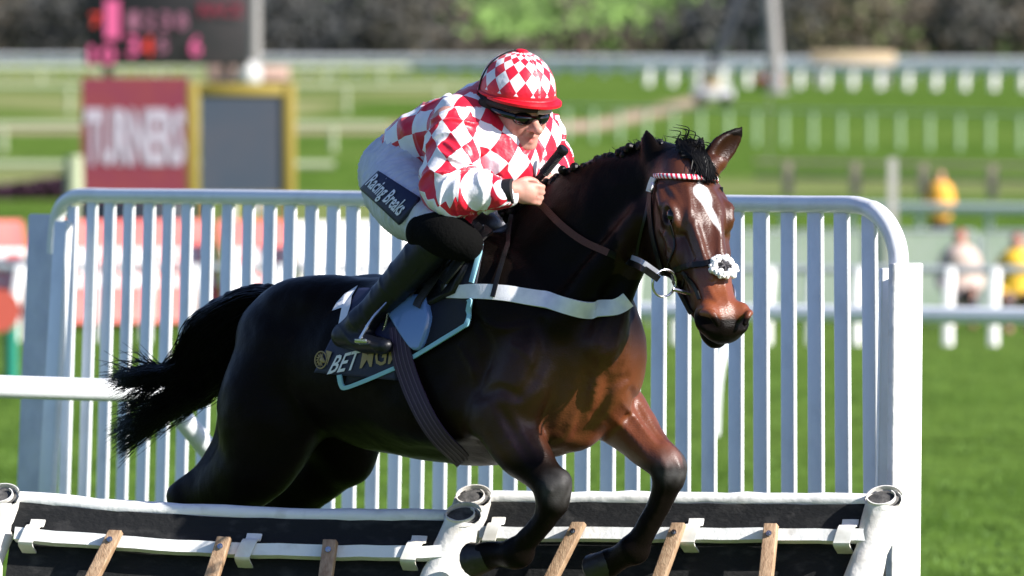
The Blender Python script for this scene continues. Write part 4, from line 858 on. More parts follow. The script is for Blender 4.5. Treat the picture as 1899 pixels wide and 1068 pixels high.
# ================================================================== THE JOCKEY
def grid3(lo, hi, h): return Field(*[np.arange(l, q, h) for l, q in zip(lo, hi)])
def bb(P, pad): P = np.array(P); return P.min(0) - pad, P.max(0) + pad
hip_n, hip_f = HP(712, 345, -.10), HP(760, 340, .10)
kne_n, ank_n, hee_n, toe_n = HP(828, 428, -.27), HP(672, 596, -.30), HP(640, 628, -.30), HP(712, 642, -.32)
kne_f, ank_f, hee_f, toe_f = HP(1010, 440, .27), HP(860, 600, .30), HP(830, 632, .30), HP(905, 642, .30)
pel, wai, che, nek = HP(730, 318, 0), HP(798, 268, 0), HP(872, 245, 0), HP(925, 212, 0)
sh_n, sh_f = HP(838, 236, -.17), HP(985, 232, .17)
el_n, wr_n = HP(836, 366, -.27), HP(942, 352, -.20)
el_f, wr_f = HP(1012, 305, .20), HP(1018, 338, .07)
# head frame
HC = HP(960, 204, .0) + np.array([0, -.03, 0]); jf = nrm([.54, -.80, -.22]); jl = nrm(np.array([.83, .55, .02])); jl = nrm(jl - jf * (jl @ jf)); ju = np.cross(jf, jl)
if ju[2] < 0: ju = -ju
JX = (jf, jl, ju)
def K(f, l, u_): return HC + f * jf + l * jl + u_ * ju
PERS = empty('person', (pel[0], pel[1], 0), 'jockey in red and white checked silks crouched over the galloping horse', 'person')
skin = mat('skin', (.56, .31, .24), .48, (.48, .22, .17), 30, .08, 90, sss=.12, spec=.35)
t_ = skin.node_tree; a_ = t_.nodes.new('ShaderNodeAttribute'); a_.attribute_name = 'lip'; x_ = t_.nodes.new('ShaderNodeMix'); x_.data_type = 'RGBA'; x_.inputs['B'].default_value = (.42, .12, .10, 1); b_ = t_.nodes['Principled BSDF']; l_ = b_.inputs['Base Color'].links[0]; t_.links.new(l_.from_socket, x_.inputs['A']); t_.links.new(a_.outputs['Fac'], x_.inputs['Factor']); t_.links.new(x_.outputs['Result'], b_.inputs['Base Color'])
lo, hi = bb([pel, hee_n, hee_f, sh_n, sh_f, kne_f, HC + UP * .1, el_n, toe_n, wr_f], .22)
bf = grid3(lo, hi, .0048)
# body under the clothes, one continuous figure
bf.chain([pel + UP * .0, wai, che], [.070, .080, .105], .05, 6, HL, [1.15, 1.15, 1.2])
bf.chain([che, nek, K(-.02, 0, -.06)], [.07, .056, .055], .04, 6)
for a_, b_ in ((sh_n, el_n), (sh_f, el_f)): bf.chain([che, a_], [.08, .06], .04, 4); bf.chain([a_, b_], [.052, .040], .03, 4)
bf.chain([el_n, wr_n], [.040, .027], .02, 4); bf.chain([el_f, wr_f], [.040, .027], .02, 4)
for h_, k_, a_, e_, t_ in ((hip_n, kne_n, ank_n, hee_n, toe_n), (hip_f, kne_f, ank_f, hee_f, toe_f)):
    bf.chain([h_, k_], [.060, .042], .03, 4); bf.chain([k_, a_], [.040, .026], .03, 4); bf.chain([e_ + UP * .012, e_ + (t_ - e_) * .75 + UP * .006], [.018, .015], .02, 4)
# head: skull, jaw, cheeks, nose, lips, brow, ears
bf.ell(K(-.01, 0, .01), (.092, .073, .092), JX, .02)
bf.ell(K(.018, 0, -.040), (.066, .060, .074), JX, .03)
bf.ell(K(.050, 0, -.088), (.030, .030, .022), JX, .022)                      # chin
for s in (-1, 1):
    bf.chain([K(-.015, s * .056, -.045), K(.005, s * .052, -.075), K(.040, s * .026, -.094)], [.016, .016, .013], .025, 5)  # jaw line
    bf.ell(K(.050, s * .040, -.028), (.022, .020, .018), JX, .022)            # cheekbone
    bf.ell(K(.071, s * .030, .006), (.014, .017, .010), JX, .010, True)       # eye hollow
    bf.ell(K(.062, s * .030, .004), (.014, .014, .012), JX, .004)             # eyeball under the goggles
    bf.ell(K(.088, s * .012, -.037), (.011, .008, .009), JX, .008)            # nostril wing
    bf.ell(K(.094, s * .0065, -.046), (.004, .0035, .003), JX, .003, True)
    bf.ell(K(-.015, s * .076, -.010), (.018, .008, .030), JX, .006)           # ear
    bf.chain([K(.080, s * .017, -.040), K(.072, s * .030, -.062)], [.002, .002], .008, 3, None, None, True)   # fold from nose to mouth
bf.chain([K(.078, 0, .004), K(.094, 0, -.020), K(.112, 0, -.034)], [.010, .012, .0145], .010, 5)                # nose
bf.chain([K(.066, -.035, .020), K(.081, 0, .018), K(.066, .035, .020)], [.011, .011, .011], .012, 5)           # brow
bf.chain([K(.073, -.020, -.0625), K(.086, 0, -.058), K(.073, .020, -.0625)], [.0045, .0065, .0045], .006, 5)   # upper lip
bf.chain([K(.071, -.018, -.0705), K(.082, 0, -.073), K(.071, .018, -.0705)], [.005, .0075, .005], .006, 5)     # lower lip
bf.chain([K(.080, -.022, -.0665), K(.091, 0, -.0655), K(.080, .022, -.0665)], [.0030, .0048, .0030], .003, 5, None, None, True)
# hands: palm, four bent fingers of unequal length and a thumb along the top
def hand(wr, along, up_, side, sc=1.0):
    x, y = nrm(along), None; z_ = nrm(up_ - x * (up_ @ x)); y = nrm(np.cross(z_, x)) * side
    def W(a, b_, c): return wr + sc * (a * x + b_ * y + c * z_)
    bf.chain([wr, W(.025, 0, 0)], [.026 * sc, .028 * sc], .015, 3)
    bf.ell(W(.055, .0, .0), (.046 * sc, .022 * sc, .040 * sc), (x, y, z_), .012)
    for i, (o, l) in enumerate(((.030, .95), (.011, 1.05), (-.009, 1.0), (-.027, .85))):   # index at the top
        a = W(.088, .004, o); b1 = W(.088 + .028 * l, .016, o - .002); c1 = W(.088 + .026 * l, .040, o - .003); d1 = W(.080, .050, o - .003); e1 = W(.066, .042, o - .003)
        bf.chain([W(.065, .0, o * .9), a, b1, c1, d1, e1], [.0105 * sc, .0112 * sc, .0100 * sc, .0092 * sc, .0085 * sc, .0075 * sc], .0035, 4)
    bf.chain([W(.028, .012, .026), W(.060, .030, .042), W(.088, .040, .040), W(.104, .042, .028)], [.014 * sc, .0125 * sc, .011 * sc, .009 * sc], .006, 4)
hn_dir = HP(1000, 362, -.14) - wr_n
hand(wr_n, hn_dir, UP * 1.0 + HH * .2, 1, .82)
hand(wr_f, HP(985, 372, -.02) - wr_f, UP + HH * .3, -1, .82)
V, Fc = bf.mesh(1); rel = V - HC; lf, ll, lu = rel @ jf, rel @ jl, rel @ ju
lip = np.exp(-((lu + .067) / .010) ** 2) * np.exp(-(ll / .020) ** 2) * (lf > .05) + .35 * np.exp(-((lu + .03) / .02) ** 2) * np.exp(-((np.abs(ll) - .045) / .02) ** 2) * (lf > .03)
mk('body', V, Fc, skin, PERS, True, {'lip': np.clip(lip, 0, 1)})
for o_ in (1,): pass
# ---------------------------------------------------------------- clothing
def wr_noise(V, g, amp, sc, st=(1, 1, 1), seed=0): return V + g * (noise3(V * np.array(st), sc, seed) * amp)[:, None]
def fold(V, g, ax_, amp, fr, seed):        # ridges running across direction ax_
    ax_ = nrm(ax_); s_ = V @ ax_; w_ = noise3(V, 9, seed) * 1.6 + noise3(V, 22, seed + 1) * .5
    rid = 1 - np.abs(np.sin(s_ * fr + w_)) ; msk = .4 + .6 * np.clip(noise3(V, 11, seed + 2) + .4, 0, 1); return V + g * (rid * rid * msk * amp)[:, None]
# breeches
lo, hi = bb([pel, kne_n, kne_f, wai], .2); br = grid3(lo, hi, .005)
br.chain([HP(742, 322, 0), HP(780, 290, 0)], [.110, .110], .04, 5, HL, 1.12)
br.ell(HP(735, 336, -.07), (.095, .082, .104), (HH, HL, UP), .05); br.ell(HP(780, 332, .07), (.10, .085, .11), (HH, HL, UP), .05)
br.chain([HP(740, 352, -.12), HP(762, 380, -.19), HP(795, 410, -.25), HP(822, 426, -.27)], [.102, .098, .070, .042], .05, 6)
br.chain([HP(790, 352, .12), HP(850, 390, .19), HP(1005, 436, .27)], [.115, .10, .064], .05, 6)
V, Fc = br.mesh(1); g = br.grad(V); thd = kne_n - hip_n
V = fold(V, g, thd, .009, 110, 2); V = wr_noise(V, g, .003, 40)
M['breeches'] = mat('white_breeches', (.60, .62, .70), .6, (.52, .54, .62), 30, .5, 40, stretch=(1, 1, .5))
mk('breeches', V, Fc, M['breeches'], PERS)
# boots
M['boot'] = mat('boot_leather', (.003, .004, .008), .42, bump=.15, bsc=40, spec=.35)
M['knee_patch'] = mat('knee_patch', (.002, .002, .002), .9, spec=.1, bump=.3, bsc=100)
def boot(kn, an, he, to, nm):
    lo, hi = bb([kn, an, he, to], .12); f_ = grid3(lo, hi, .0045)
    f_.chain([kn + (an - kn) * .02, kn + (an - kn) * .22, kn + (an - kn) * .62, an], [.056, .058, .048, .036], 0, 6)
    f_.chain([an, he + UP * .012], [.042, .034], .02, 4); f_.chain([he + UP * .005, (he + to) / 2, to], [.034, .036, .028], .025, 5, nrm(UP), .8)
    V, Fc = f_.mesh(1); g = f_.grad(V); V = fold(V, g, an - kn, .004, 60, 5); mk('boot', V, Fc, M['boot'], PERS); return f_
boot_f = boot(kne_n, ank_n, hee_n, toe_n, 'n'); boot(kne_f, ank_f, hee_f, toe_f, 'f')
f_ = grid3(*bb([kne_n], .16), .0045)
f_.chain([HP(790, 432, -.285), HP(828, 436, -.28), HP(862, 452, -.25)], [.058, .066, .052], 0, 6)
V, Fc = f_.mesh(1); mk('knee_pad', V, Fc, M['knee_patch'], PERS)
# jacket torso
lo, hi = bb([pel, wai, che, nek, sh_n, sh_f], .24); jk = grid3(lo, hi, .0048)
jk.chain([HP(742, 300, 0), HP(775, 278, 0), HP(815, 258, 0), HP(868, 250, 0), HP(905, 238, .01)], [.084, .095, .106, .114, .098], .03, 8, HL, [1.3, 1.3, 1.3, 1.3, 1.3])
jk.ell(HP(902, 262, -.05), (.11, .13, .115), (HH, HL, UP), .05)
jk.ell(HP(960, 262, .10), (.11, .13, .11), (HH, HL, UP), .05)
jk.chain([HP(850, 222, -.13), HP(900, 208, -.02), HP(975, 222, .15)], [.062, .062, .062], .05, 6)
jk.chain([HP(925, 300, -.04), HP(955, 330, .0)], [.105, .065], .05, 4)
jk.chain([HP(898, 218, 0), HP(925, 200, .0), HP(938, 190, 0)], [.085, .072, .066], .03, 4)
V, Fc = jk.mesh(1); g = jk.grad(V)
sa = nrm(HP(880, 235, 0) - HP(722, 300, 0)); V = fold(V, g, sa + HL * .8, .006, 48, 9); V = wr_noise(V, g, .006, 13, seed=4)
# cloth coordinates: along the spine and round the ribs
AXP = spl([HP(690, 325, 0), HP(765, 284, 0), HP(815, 262, 0), HP(868, 250, 0), HP(935, 238, 0), HP(990, 262, 0)], 8)
def alongP(V, A):
    best = np.full(len(V), 9e9); s_ = np.zeros(len(V)); C = np.zeros((len(V), 3)); L = 0
    for i in range(len(A) - 1):
        d = A[i + 1] - A[i]; l = np.linalg.norm(d); t_ = (V - A[i]) @ d / l ** 2
        t_ = np.clip(t_, -9 if i == 0 else 0, 9 if i == len(A) - 2 else 1); c = A[i] + t_[:, None] * d; q = np.linalg.norm(V - c, axis=1)
        m_ = q < best; best[m_] = q[m_]; s_[m_] = L + t_[m_] * l; C[m_] = c[m_]; L += l
    return s_, C, best
s_, C, q = alongP(V, AXP); rr = V - C; th = np.arctan2(rr @ HL, rr @ UP)
rdg = np.clip(1 - np.abs(noise3(np.stack([s_ * 13 + 1.5 * noise3(V, 9, 3), th * 1.6 + s_ * 5, 0 * s_], -1), 1, 12)) * 2.4, 0, 1) ** 1.6; V = V + g * (rdg * .008)[:, None]; cell = .064; fz = (g @ nrm(HH - UP * .1) > .45) & (V[:, 2] < nek[2] + .02); pat = np.stack([s_ / cell + .35, th * .135 / cell + .1, np.full(len(V), .5)], 1)
a1 = (V - nek) @ HL / .076; a2 = (V - nek) @ nrm(UP - HH * .3) / .092; pat[fz, 0] = (a1 + a2)[fz] + .3; pat[fz, 1] = (a1 - a2)[fz] + .6
dn = np.linalg.norm((V - HP(925, 205, 0)) * [1, 1, 1], axis=1)
fr = (V - HP(925, 240, 0)) @ nrm(HH * .3 - UP)         # front opening runs down from the collar in red
_, _, qr = alongP(V, np.array([HP(905, 176, .0), HP(908, 215, -.10), HP(925, 262, -.14), HP(940, 300, -.10)])); red = (.036 - qr) * 60 + .5
red = np.maximum(red, ((V - HP(912, 200, 0)) @ nrm(HP(935, 192, 0) - HP(892, 225, 0)) - .016) * 40 + .5) * (np.linalg.norm(V - HP(920, 192, 0), axis=1) < .115)
mk('jacket', V, Fc, M['silk'], PERS, True, {'pat': pat, 'red': np.clip(red, 0, 1)})
def sleeve(a, b_, c, r, ph, sc=.062):
    lo, hi = bb([a, b_, c], .15); f_ = grid3(lo, hi, .0045)
    P = [a + (b_ - a) * .02, a + (b_ - a) * .5, b_, b_ + (c - b_) * .5, c + (c - b_) * .0]
    f_.chain(P, r, 0, 8)
    V, Fc = f_.mesh(1); g = f_.grad(V); V = wr_noise(V, g, .008, 15, seed=ph)
    A = spl([a, b_, c], 8); s_, C, q = alongP(V, A); rr = V - C; d1 = nrm(b_ - a); n_ = nrm(np.cross(d1, nrm(c - b_))); m_ = np.cross(n_, d1); th = np.arctan2(rr @ n_, rr @ m_)
    lk = np.linalg.norm(b_ - a); el_ = np.exp(-((s_ - lk) / .09) ** 2); rdg = 1 - np.abs(noise3(np.stack([s_ * 30 + 1.2 * noise3(V, 14, 3), th * .9 + s_ * 4, 0 * s_], -1), 1, ph + 2)) * 2.2; rdg = np.clip(rdg, 0, 1) ** 1.6; V = V + g * (rdg * (.010 + .008 * el_))[:, None]
    p, qq = s_ / sc * .70, th * .085 / sc * .93; pat = np.stack([p + qq + ph, p - qq + ph * .5, np.full(len(V), .5)], 1)
    mk('sleeve', V, Fc, M['silk'], PERS, True, {'pat': pat, 'red': np.zeros(len(V))})
sleeve(HP(842, 246, -.17), HP(838, 358, -.245), HP(936, 357, -.21), [.074, .081, .079, .057, .037], 0)
sleeve(HP(985, 240, .16), HP(1012, 292, .21), HP(1022, 326, .10), [.075, .072, .064, .056, .044], 3)
M['cuff'] = mat('black_cuff', (.006, .006, .007), .6)
mb = MB(); cdv = nrm(wr_n - el_n); cc = HP(944, 355, -.205); mb.tube([cc - cdv * .014, cc - cdv * .012, cc + cdv * .012, cc + cdv * .014], [.030, .037, .036, .028], 18); mb.build('cuff', M['cuff'], PERS)
# helmet: shell under a checked silk cap with a peak and a top knot
def cap():
    c = K(-.012, 0, .048); n, m = 96, 40; V = []; pat = []; red = []
    rx, ry, rz = .119, .107, .120
    for i in range(m + 1):
        ph = math.pi * .5 * 1.04 * i / m
        for j in range(n):
            t_ = 2 * math.pi * j / n
            p = c + jf * rx * math.sin(ph) * math.cos(t_) + jl * ry * math.sin(ph) * math.sin(t_) + ju * rz * math.cos(ph)
            V.append(p); mer = -math.log(math.tan(max(ph, .10) / 2 + 1e-4)) / .56; U = t_ * 14 / (2 * math.pi)
            pat.append((U + mer + .22, U - mer - .22, .5)); red.append(1.0 if (ph > math.pi * .5 * .96 or ph < .13) else 0.)
    F_ = [(i * n + j, (i + 1) * n + j, (i + 1) * n + (j + 1) % n, i * n + (j + 1) % n) for i in range(m) for j in range(n)] + [tuple(range(n))]
    V = np.array(V); g = nrm(V - c); V = V + g * (noise3(V, 30, 2) * .0012)[:, None]
    return V, F_, np.array(pat), np.array(red)
hm = empty('tmp', (0, 0, 0)); bpy.data.objects.remove(hm)
V, F_, pat, red = cap(); helmet = mk('helmet', V, F_, M['silk'], PERS, True, {'pat': pat, 'red': red})
M['red_silk'] = mat('red_silk', (.58, .004, .016), .4, bump=.2, bsc=50)
M['visor_grey'] = mat('visor_grey', (.35, .33, .29), .35)
mb = MB()
# peak: a curved shelf growing out of the front rim
P1 = []; NJ = 32; rows = 6
for k_ in range(rows):
    e = k_ / (rows - 1)
    for j in range(NJ + 1):
        t_ = R(-86) + R(172) * j / NJ; out_ = .004 + .036 * e * math.cos(t_) ** .9 if math.cos(t_) > 0 else .006
        p = K(-.012, 0, .050) + jf * (.116 + out_) * math.cos(t_) + jl * (.103 + out_ * .6) * math.sin(t_) + ju * (-.004 - .004 * e - .002 * math.cos(t_))
        P1.append(p)
n_ = NJ + 1; F_ = [(a * n_ + j, a * n_ + j + 1, (a + 1) * n_ + j + 1, (a + 1) * n_ + j) for a in range(rows - 1) for j in range(NJ)]
P2 = [p - ju * .007 for p in P1]; o_ = len(P1); F2 = [tuple(i + o_ for i in f[::-1]) for f in F_]
edge = [((rows - 1) * n_ + j, (rows - 1) * n_ + j + 1) for j in range(NJ)]; F3 = [(a, b_, b_ + o_, a + o_) for a, b_ in edge]
mb.add(P1 + P2, F_ + F2 + F3); mb.build('peak', M['red_silk'], helmet)
mb = MB(); T0 = [K(-.012 + .1165 * math.cos(t_), .1055 * math.sin(t_), .044) for t_ in np.linspace(0, 2 * math.pi, 49)]
mb.tube(T0, .0055, 8, False); mb.build('rim_band', M['red_silk'], helmet)
mb = MB(); mb.sphere(K(-.012, 0, .168), (.020, .018, .006), 14, 8, JX); mb.build('top_knot', M['red_silk'], helmet)
M['padding'] = mat('harness_padding', (.010, .010, .012), .75, bump=.3, bsc=90)
mb = MB()
T1 = [K(-.012 + .104 * math.cos(t_), .094 * math.sin(t_), .026) for t_ in np.linspace(0, 2 * math.pi, 49)]
mb.tube(T1, .014, 8, False)
for s in (-1, 1):
    mb.tube(spl([K(-.018, s * .092, .03), K(-.012, s * .084, -.035), K(.000, s * .074, -.070)], 6), [.026, .030, .026, .022, .020, .018, .017, .016, .015, .014, .013, .012, .010][:13], 10, fs=.6)
    mb.tube(spl([K(-.010, s * .078, -.045), K(.012, s * .062, -.080), K(.034, s * .022, -.108), K(.036, 0, -.112)], 6), .006, 6)
mb.tube(spl([K(-.05, -.07, -.01), K(-.075, -.05, -.05), K(-.08, 0, -.06), K(-.075, .05, -.05), K(-.05, .07, -.01)], 5), .016, 8)
mb.build('harness', M['padding'], helmet)
mb = MB(); mb.tube(spl([K(.098, .000, .018), K(.102, .022, .018), K(.092, .048, .018)], 6), .007, 8, fs=1.3); mb.build('badge', M['visor_grey'], helmet)
mb = MB(); mb.tube([K(-.012 + .1205 * math.sin(p_) * math.cos(R(-112)), .1085 * math.sin(p_) * math.sin(R(-112)), .048 + .1215 * math.cos(p_)) for p_ in np.linspace(R(8), R(96), 24)], .0028, 6); mb.build('elastic', M['padding'], helmet)
# goggles
M['lens'] = mat('goggle_lens', (.004, .004, .005), .08, spec=.6)
mb = MB()
for s in (-1, 1):
    mb.sphere(K(.076, s * .031, -.008), (.018, .031, .0195), 18, 12, (nrm(jf + jl * s * .45), nrm(jl - jf * s * .45), ju))
mb.tube(spl([K(.088, -.018, -.004), K(.094, 0, -.002), K(.088, .018, -.004)], 5), .006, 8)
for s in (-1, 1): mb.tube(spl([K(.072, s * .055, -.004), K(.04, s * .077, 0), K(-.01, s * .088, .004)], 5), .0065, 8, fs=1.4)
mb.build('goggles', M['lens'], PERS)
# thigh lettering panel
M['navy'] = mat('navy_cloth', (.006, .010, .045), .6, bump=.1, bsc=150)
def quad_uv(c):                             # corners -> bilinear map
    c = np.array(c, float); return lambda U, W: (c[0] * ((1 - U) * (1 - W))[:, None] + c[1] * (U * (1 - W))[:, None] + c[2] * (U * W)[:, None] + c[3] * ((1 - U) * W)[:, None])
def patch(name, m_, fld, corners, off, parent, nu=24, nv=16, shape=None, d0=18.6):
    U, W = np.meshgrid(np.linspace(0, 1, nu), np.linspace(0, 1, nv)); U, W = U.ravel(), W.ravel(); p = quad_uv(corners)(U, W)
    if shape is not None: p = shape(p, U, W)
    H = fld.hit(p[:, 0], p[:, 1], d0); ok = ~np.isnan(H[:, 0]); g = fld.grad(np.where(ok[:, None], H, 0)); V = H + g * off
    F_ = []
    for a in range(nv - 1):
        for q in range(nu - 1):
            f = (a * nu + q, a * nu + q + 1, (a + 1) * nu + q + 1, (a + 1) * nu + q)
            if all(ok[i] for i in f): F_.append(f[::-1])
    ids = sorted({i for f in F_ for i in f}); mp2 = {i: n for n, i in enumerate(ids)}; B = V[ids] - g[ids] * (off + .006); n = len(ids)
    F_ = [tuple(mp2[i] for i in f) for f in F_]
    from collections import Counter
    ec = Counter(); 
    for f in F_:
        for i in range(4): ec[(f[i], f[(i + 1) % 4])] += 1
    side = [(b_, a, a + n, b_ + n) for (a, b_) in ec if (b_, a) not in ec]
    return mk(name, np.concatenate([V[ids], B]), F_ + side, m_, parent)
def text_px(name, body, m_, fld, corners, off, parent, bold=.0, shear=.0, thick=.0015, d0=18.6):
    """lettering laid on a surface: the text's box is mapped on the quad seen in the photograph, then on the surface"""
    cu = bpy.data.curves.new(name, 'FONT'); cu.body = body; cu.offset = bold; cu.shear = shear; cu.resolution_u = 2
    to = bpy.data.objects.new(name, cu); COL.objects.link(to); dg = bpy.context.evaluated_depsgraph_get(); me = bpy.data.meshes.new_from_object(to.evaluated_get(dg))
    bpy.data.objects.remove(to); P = np.array([v_.co[:2] for v_ in me.vertices]); T = [tuple(p.vertices) for p in me.polygons]; bpy.data.meshes.remove(me)
    mn, mx = P.min(0), P.max(0); Q2 = (P - mn) / (mx - mn); px = quad_uv(corners)(Q2[:, 0], Q2[:, 1])
    if fld is None: return P, T, Q2
    H = fld.hit(px[:, 0], px[:, 1], d0); ok = ~np.isnan(H[:, 0]); g = fld.grad(np.where(ok[:, None], H, 0)); V = H + g * off
    V[~ok] = V[ok].mean(0) if ok.any() else 0; T = [f for f in T if all(ok[i] for i in f)]
    o = mk(name, V, T, m_, parent, False); return o
def thp(p, U, W):
    q = p.copy(); a = 4 * W * (1 - W); q[:, 0] -= 4 * (1 - U) ** 2 * a; return q
corners_t = [(672, 350), (744, 416), (780, 370), (705, 320)]
patch('thigh_panel', M['navy'], br, corners_t, .009, PERS, 26, 14)
M['letter_white'] = mat('letter_white', (.72, .73, .78), .6)
text_px('lettering', 'Racing Breaks', M['letter_white'], br, [(678, 350), (738, 408), (763, 381), (703, 325)], .0125, PERS, .02, .15)

# ================================================================== WHIP AND TACK
W0, W1 = at(1047, 274, 19.80), at(988, 345, 19.86)
wh = empty('whip', W1, 'black riding whip with a ribbed grip held upright in the far hand', 'whip'); dd = nrm(W0 - W1); mb = MB()
LW = np.linalg.norm(W0 - W1); mb.tube([W1 + dd * LW * q for q in (0, .3, .5, .9)], [.009, .011, .013, .0135], 12)
for q in np.linspace(.35, .88, 16): mb.tube([W1 + dd * LW * q - dd * .003, W1 + dd * LW * q, W1 + dd * LW * q + dd * .003], [.0125, .0155, .0125], 10)
mb.build('grip', mat('whip_grip', (.012, .012, .013), .55, bump=.4, bsc=160), wh)
mb = MB(); mb.tube([W1 + dd * LW * q for q in (.88, .90, .97, 1.0)], [.013, .0175, .0175, .014], 14); mb.build('knob', M['black_leather'], wh)
mb = MB(); mb.tube(spl([W1, W1 - dd * .08 + HL * .05, W1 - dd * .28 + HL * .22], 5), .006, 8); mb.build('shaft', M['black_leather'], wh)

def strap(mb, px, wpx, fld, off, th=.004, n=10, both=False, min_ok=True, d0=18.6):
    A = spl(px, n); T = np.gradient(A, axis=0); N_ = np.stack([-T[:, 1], T[:, 0]], 1); N_ /= np.linalg.norm(N_, axis=1)[:, None]
    w_ = wpx if np.isscalar(wpx) else np.interp(np.linspace(0, 1, len(A)), np.linspace(0, 1, len(wpx)), wpx)[:, None]
    rows = [fld.hit(*(A + N_ * w_ * k_ / 2).T, d0) for k_ in (-1, 0, 1)]
    ok = ~(np.isnan(rows[0][:, 0]) | np.isnan(rows[1][:, 0]) | np.isnan(rows[2][:, 0])); rows = [r_[ok] for r_ in rows]
    if ok.sum() < 2: print('strap empty', px[0]); return None
    g = fld.grad(rows[1]); rows = [r_ + g * off for r_ in rows]; mb.ribbon(*rows, g, th)
    if both: m_ = [mir(r_) for r_ in rows]; gm_ = g - 2 * (g @ HL)[:, None] * HL; mb.ribbon(m_[2], m_[1], m_[0], gm_, th)
    return rows[1]
HFD = horse_f
# breast girth
bg_ = empty('breast_girth', HP(1000, 560, 0), 'broad white webbing strap across the chest of the horse', 'strap')
mb = MB(); r1 = strap(mb, [(826, 543), (880, 541), (940, 545), (1010, 558), (1080, 572), (1125, 573), (1150, 565), (1163, 555)], [22, 27, 29, 30, 30, 30, 30, 30], HFD, .006, .005, 14)
o_r = mb.f[:]; mb2 = MB(); strap(mb2, [(830, 543), (880, 541), (940, 545), (1010, 558), (1070, 570)], 29, HFD, .0065, .005, 14, True); hv = len(mb2.v) // 2; hf_ = len(mb2.f) // 2; W2 = np.array(mb2.v[hv:]); t0 = HFD.sample(W2); W2 = W2 - HFD.grad(W2) * (t0 - np.clip(t0, .005, .012))[:, None]; W2 = W2 - HFD.grad(W2) * (HFD.sample(W2) - np.clip(HFD.sample(W2), .005, .012))[:, None]; mb.add(W2, [tuple(i - hv for i in f) for f in mb2.f[hf_:]]); mb.build('webbing', M['white_web'], bg_)
mb = MB(); strap(mb, [(958, 392), (948, 440), (930, 500), (917, 552)], 8, HFD, .012, .004, 8); mb.build('neck_strap', M['black_leather'], bg_)
mb = MB(); mb.box(HFD.hit(838, 540)[0] + HFD.grad(HFD.hit(838, 540))[0] * .014, (HH, UP, HL), (.024, .018, .004), .003); mb.build('buckle', M['gun_metal'], bg_)
# saddle cloths -------------------------------------------------------
sd = empty('saddle', HP(800, 450, 0), 'small black racing saddle strapped on the back of the horse under the jockey', 'saddle')
clo = empty('saddle_cloth', HP(800, 600, 0), 'dark navy saddle cloth edged with pale blue piping under the saddle', 'saddle cloth')
M['navy_dark'] = mat('navy_dark', (.003, .004, .014), .7, bump=.1, bsc=150)
M['piping'] = mat('pale_blue_piping', (.25, .50, .60), .5)
patch('cloth', M['navy_dark'], HFD, [(640, 720), (872, 604), (900, 440), (690, 535)], .007, clo, 40, 30)
patch('cloth_front', M['navy_dark'], HFD, [(866, 606), (880, 560), (900, 440), (850, 450)], .0065, clo, 8, 20)
mb = MB()
for seg in ([(636, 694), (640, 712), (650, 716), (695, 700), (738, 682)], [(770, 663), (820, 634), (862, 608), (872, 598), (878, 562), (876, 556)], [(880, 526), (888, 495), (897, 458)]): strap(mb, seg, 7.5, HFD, .012, .006, 8)
mb.build('piping', M['piping'], clo)
num = empty('number_cloth', HP(650, 620, 0), 'navy number cloth with a white 1 and sponsor lettering behind the boot of the jockey', 'number cloth')
patch('panel', M['navy'], HFD, [(588, 690), (738, 705), (742, 540), (668, 540)], .013, num, 34, 30)
M['gold'] = mat('gold_print', (.30, .22, .10), .5, metal=.3)
P1 = np.array([(622, 582), (629, 568), (643, 552), (667, 538), (658, 556), (656, 574), (647, 602), (634, 610), (640, 577), (632, 579)], float); H1 = HFD.hit(P1[:, 0], P1[:, 1]); V1 = H1 + HFD.grad(H1) * .017; mk('number', V1, [(0, 1, 2, 8, 9), (2, 3, 4, 5, 8), (5, 6, 7, 8)], M['letter_white'], num, False)
text_px('letters_white', 'BET', M['letter_white'], HFD, [(614, 693), (668, 684), (678, 649), (630, 661)], .017, num, .015, .1)
text_px('letters_gold', 'MGM', M['gold'], HFD, [(674, 683), (748, 672), (752, 632), (681, 648)], .017, num, .01)
# emblem: gold roundel with a maned head in it
mb = MB(); ec = HFD.hit(603, 668)[0]; eg = HFD.grad(ec)[0]; ea = nrm(np.cross(UP, eg)); eb_ = np.cross(eg, ea); ec = ec + eg * .017
mb.ring(ec, eg, .024, .0022, 26, 6)
for k_ in range(9):
    an = R(60 + k_ * 27); mb.tube(spl([ec + (ea * math.cos(an) + eb_ * math.sin(an)) * .008, ec + (ea * math.cos(an + .3) + eb_ * math.sin(an + .3)) * .020], 3), [.003, .0028, .002, .001], 5)
mb.sphere(ec + ea * .004, (.010, .009, .003), 10, 6, (ea, eb_, eg)); mb.sphere(ec + ea * .013 - eb_ * .004, (.006, .005, .003), 8, 5, (ea, eb_, eg)); mb.build('emblem', M['gold'], num)
mb = MB(); P_ = [ec + ea * .026 - eb_ * .016, ec + ea * .044 + eb_ * .024, ec + ea * .018 + eb_ * .028, ec + ea * .028]; mb.add(P_, [(0, 1, 2, 3)]); mb.build('emblem', M['gold'], num)
# saddle seat, flap, girth, leathers, stirrups
f_ = grid3(*bb([HP(700, 520, 0), HP(880, 440, 0), HP(800, 520, -.3), HP(800, 520, .3)], .12), .0055)
f_.chain([HP(752, 508, 0), HP(790, 486, 0), HP(840, 452, 0), HP(890, 422, 0)], [.030, .050, .060, .05], 0, 6, HL, [2.6, 2.4, 2.2, 1.6])
V, Fc = f_.mesh(1); mk('seat', V, Fc, M['black_leather'], sd)
patch('flap', M['black_leather'], HFD, [(735, 600), (850, 545), (900, 430), (770, 470)], .022, sd, 20, 20)
M['girth'] = mat('girth_web', (.030, .014, .040), .65, bump=.2, bsc=120)
gl = mat('girth_line', (.085, .055, .095), .7)
mb = MB(); gp = [(748, 610), (755, 665), (778, 730), (812, 790), (862, 842)]; strap(mb, gp, [34, 36, 36, 34, 30], HFD, .020, .005, 10, True); mb.build('girth', M['girth'], sd)
